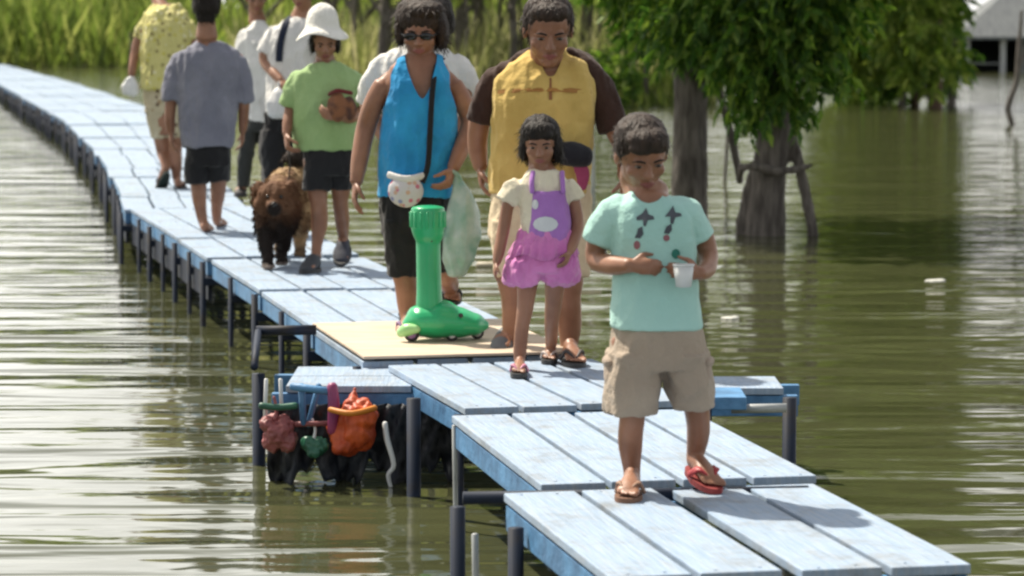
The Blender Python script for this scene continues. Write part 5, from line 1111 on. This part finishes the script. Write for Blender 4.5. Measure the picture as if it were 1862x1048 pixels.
# far tree belt closing the horizon left of the house
for i in range(20):
    x = -58 + i * 4.1 + random.uniform(-1, 1); y = random.uniform(128, 150)
    if x > 19.5: break
    src = T0[i % 3]; T = src.copy(); COL.objects.link(T); T.location = (x, y, 0.5); T.rotation_euler = (0, 0, random.uniform(0, 6)); sc_ = random.uniform(1.1, 1.7); T.scale = (sc_, sc_, sc_ * .95)
    T['label'] = 'far green tree of the belt along the opposite shore'; T['group'] = 'far trees along the shore'
    for ch in src.children:
        c = ch.copy(); COL.objects.link(c); c.parent = T; c.matrix_parent_inverse = ch.matrix_parent_inverse.copy()

# reeds and grass on the banks (stuff)
def blades(name, n, xr, yr, h, wid, mat_, label, dens=None, zf=None):
    x = rng.uniform(xr[0], xr[1], n); y = rng.uniform(yr[0], yr[1], n) if not callable(yr) else yr(x)
    keep = np.array([gh(a, b) > -0.22 for a, b in zip(x, y)])
    if dens is not None: keep &= np.array([dens(a, b) for a, b in zip(x, y)])
    x = x[keep]; y = y[keep]; z = np.array([gh(a, b) - .05 for a, b in zip(x, y)])
    k = len(x); d = np.stack([rng.normal(0, .22, k), rng.normal(0, .22, k), np.ones(k)], 1)
    o = leaves_mesh(name, np.stack([x, y, z], 1), d, h, wid, mat_)
    return tag(o, label, kind='stuff')
def dn(freq, th): return lambda a, b: noise.noise(Vector((a * freq, b * freq * .6, 3))) > th
blades('reeds', 12000, (-7.5, 4.6), (59, 80), 1.7, .055, M['reed'], 'pale yellow green reeds on the bank behind the people', dn(.5, .06))
blades('bank_grass', 26000, (-11, 6), (57, 100), .6, .06, M['grass'], 'green grass on the bank behind the people')
blades('shore_grass', 22000, (-40, -3), (108, 150), 1.3, .12, M['grass'], 'green grass on the far shore at the left')
blades('far_reeds', 16000, (-45, 18.5), (118, 140), 3.0, .16, M['grass'], 'tall green reeds closing off the far shore', dn(.12, -.25))
# bushes between the trunks
for i, (px, by, h, lab) in enumerate(((1110, 196, 1.1, 'dark leafy bush on the bank between man and thick trunk'), (700, 180, .9, 'low green bush behind the woman in blue'), (850, 178, .8, 'low green bush behind the man in yellow'), (620, 172, 1.0, 'green bush behind the white sun hat'), (400, 150, 1.1, 'pale green bush behind the person in grey'), (175, 118, 1.0, 'green bush on the far shore beside the distant walkway'), (1560, 185, .8, 'low bush under the hanging leaves at the right'))):
    p = W(px, by)
    t = thing('bush', lab, 'bush', p)
    bb = [((p.x + rng.uniform(-.3, .3), p.y + rng.uniform(-.3, .3), h * f), (h * .42, h * .42, h * .38)) for f in (.3, .5, .75, .9)]
    b, d = crown_points(bb, 130, 10, .3, .1); leaves_mesh('foliage', b, d, .2, .07, M['leaf' if i == 0 else 'leaf2'], t)
    bm = bmesh.new()
    for k in range(4): tube(bm, [p - Vector((0, 0, .3)), p + Vector((rng.uniform(-.1, .1), 0, h * .4)), p + Vector((rng.uniform(-.3, .3), rng.uniform(-.2, .2), h * .9))], [.025, .02, .008], seg=6)
    mesh_obj('stems', fuse(bm, .015, 1), M['bark'], t)

M['wpl'] = mat('wet_pale_plastic', (.6, .6, .55), rough=.4)
# far shrubs along the opposite shore
SB = []
for i in range(26):
    x = -46 + i * 2.5 + random.uniform(-.6, .6)
    if x > 17.5: break
    p = Vector((x, random.uniform(122, 127), .3)); hgt = random.uniform(1.8, 3.0)
    if i < 3:
        t = thing('shrub', 'rounded green shrub of the belt along the opposite shore', 'shrub', p, 'shrubs along the far shore'); bb = [((p.x + rng.uniform(-.6, .6), p.y, p.z + 2.4 * f), (1.1, .9, .8)) for f in (.2, .45, .7, .9)]
        b_, d_ = crown_points(bb, 170, 10, .4, .2); leaves_mesh('foliage', b_, d_, .34, .15, M['leaf2'], t)
        bm = bmesh.new(); tube(bm, [p - Vector((0, 0, .4)), p + Vector((.1, 0, 1)), p + Vector((.3, 0, 2))], [.07, .06, .03], seg=6); bm_obj('stem', bm, M['bark'], t, True); SB.append(t)
    else:
        src = SB[i % 3]; t = src.copy(); COL.objects.link(t); t.location = p; t.rotation_euler = (0, 0, random.uniform(0, 6)); k_ = random.uniform(.8, 1.35); t.scale = (k_, k_, k_)
        for ch in src.children:
            c = ch.copy(); COL.objects.link(c); c.parent = t; c.matrix_parent_inverse = ch.matrix_parent_inverse.copy()

# thin stakes and sapling in the water, floating bits
for px, py0, py1, lean, r, m_, lab in ((1078, 372, 226, -3, .022, 'pvc', 'thin pale stake standing in the water behind the man'), (52, 118, -30, 2, .07, 'bark', 'thin dark pole standing on the far shore at the left'), (1318, 330, 150, 8, .02, 'bark', 'thin leaning stake between the two big trunks'), (240, 128, 60, -4, .05, 'bark', 'short dark stake by the far bank')):
    p = W(px, py0); q = on_y(px + lean, py1, p.y); bm = bmesh.new(); tube(bm, [p - Vector((0, 0, .6)), p, (p + q) / 2 + Vector((.01, 0, 0)), q], [r, r, r * .95, r * .85], seg=8)
    tag(bm_obj('stake', bm, M[m_], None, True), lab, 'stake')
p = W(1840, 228); bm = bmesh.new(); Yq = p.y
tube(bm, [p - Vector((0, 0, .5)), p, on_y(1833, 196, Yq), on_y(1848, 150, Yq), on_y(1852, 100, Yq), on_y(1858, 20, Yq)], [.06, .055, .06, .05, .05, .03], seg=8)
tube(bm, [on_y(1849, 140, Yq), on_y(1862, 100, Yq), on_y(1878, 60, Yq)], [.03, .025, .012], seg=8)
tag(mesh_obj('sapling', fuse(bm, .015, 2), M['bark']), 'bare crooked sapling standing in the water before the house', 'sapling')
p = W(870, 486); q = W(1090, 489); bm = bmesh.new(); tube(bm, [p + Vector((0, 0, .012)), (p + q) / 2 + Vector((0, 0, .02)), q + Vector((0, 0, .012))], [.03, .032, .028], seg=10)
M['bamboo'] = mat('pale_bamboo', (0.5, 0.45, 0.33), (0.36, 0.31, 0.22), rough=0.5, scale=5)
tag(bm_obj('bamboo_pole', bm, M['bamboo'], None, True), 'pale bamboo pole floating behind the girl', 'pole')
for px, py, l, lab in ((1326, 580, .055, 'pale scrap floating just right of the boy'), (1698, 512, .075, 'pale scrap floating far out on the right')):
    p = W(px, py); bm = bmesh.new(); ell(bm, p + Vector((0, 0, .002)), (l, .05, .012)); ell(bm, p + Vector((l * .7, .03, .004)), (l * .5, .03, .012)); me = fuse(bm, .006, 1); wrinkle(me, .006, 30, (1, 1, 1))
    tag(mesh_obj('floating_scrap', me, M['wpl']), lab, 'scrap')

# flooded house at the far right
M['roof'] = mat('grey_roof_sheet', (0.17, 0.185, 0.19), (0.12, 0.13, 0.14), rough=0.9, scale=2, stretch=(6, 1, 1))
M['hwall'] = mat('pale_grey_wall', (0.22, 0.23, 0.225), (0.16, 0.17, 0.165), rough=0.85, scale=1.5)
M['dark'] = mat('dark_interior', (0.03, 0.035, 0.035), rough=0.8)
M['wpost'] = mat('white_paint', (0.45, 0.46, 0.46), rough=0.6)
YHs = W(1800, 132).y
h0 = on_y(1752, 130, YHs); x0 = h0.x; x1 = x0 + 9.0; ze = 1.22
t = thing('house', 'grey roofed house standing in the flood at the far right', 'house', (x0, YHs, 0))
# front: porch opening with posts, walls as boxes
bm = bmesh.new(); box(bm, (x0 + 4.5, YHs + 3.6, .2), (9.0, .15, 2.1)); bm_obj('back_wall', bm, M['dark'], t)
bm = bmesh.new(); box(bm, (x0 + 5.55, YHs + .5, .2), (6.9, .16, 2.06)); bm_obj('front_wall', bm, M['hwall'], t)
for sx in (x0 - .08, x0 + 9.0):
    bm = bmesh.new(); box(bm, (sx + .04, YHs + 2.3, .1), (.14, 2.5, 2.2)); bm_obj('side_wall', bm, M['hwall'], t)
for xx in (x0 + .12, x0 + 1.45):
    bm = bmesh.new(); box(bm, (xx, YHs, .1), (.2, .2, 2.24), None, .01); bm_obj('porch_post', bm, M['wpost'], t)
bm = bmesh.new(); box(bm, (x0 + .8, YHs + .02, .33), (1.1, .06, .06)); bm_obj('porch_rail', bm, M['hwall'], t)
bm = bmesh.new()
ea = .35
co = [(x0 - ea, YHs - .4, ze), (x1 + ea, YHs - .4, ze), (x1 + ea, YHs + 5, ze), (x0 - ea, YHs + 5, ze)]
lo = [bm.verts.new(c) for c in co]; up = [bm.verts.new((c[0], c[1], c[2] + .1)) for c in co]
ra = bm.verts.new((x0 + 2.5, YHs + 2.3, ze + 2.3)); rb = bm.verts.new((x1 - 2.5, YHs + 2.3, ze + 2.3))
bm.faces.new(lo[::-1])
for i in range(4): bm.faces.new((lo[i], lo[(i + 1) % 4], up[(i + 1) % 4], up[i]))
bm.faces.new((up[0], up[1], rb, ra)); bm.faces.new((up[1], up[2], rb)); bm.faces.new((up[2], up[3], ra, rb)); bm.faces.new((up[3], up[0], ra))
bm_obj('roof', bm, M['roof'], t)
bm = bmesh.new(); tube(bm, [(x0 + 2.5, YHs + 2.3, ze + 2.33), (x1 - 2.5, YHs + 2.3, ze + 2.33)], [.08, .08], seg=8, sub=1); bm_obj('ridge_cap', bm, M['hwall'], t, True)
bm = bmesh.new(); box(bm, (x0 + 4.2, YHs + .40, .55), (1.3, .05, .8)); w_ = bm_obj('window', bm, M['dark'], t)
bm = bmesh.new(); box(bm, (x0 + 4.2, YHs + .36, .55), (.07, .04, .8)); box(bm, (x0 + 4.2, YHs + .36, .98), (1.42, .05, .07)); bm_obj('window_frame', bm, M['wpost'], w_)
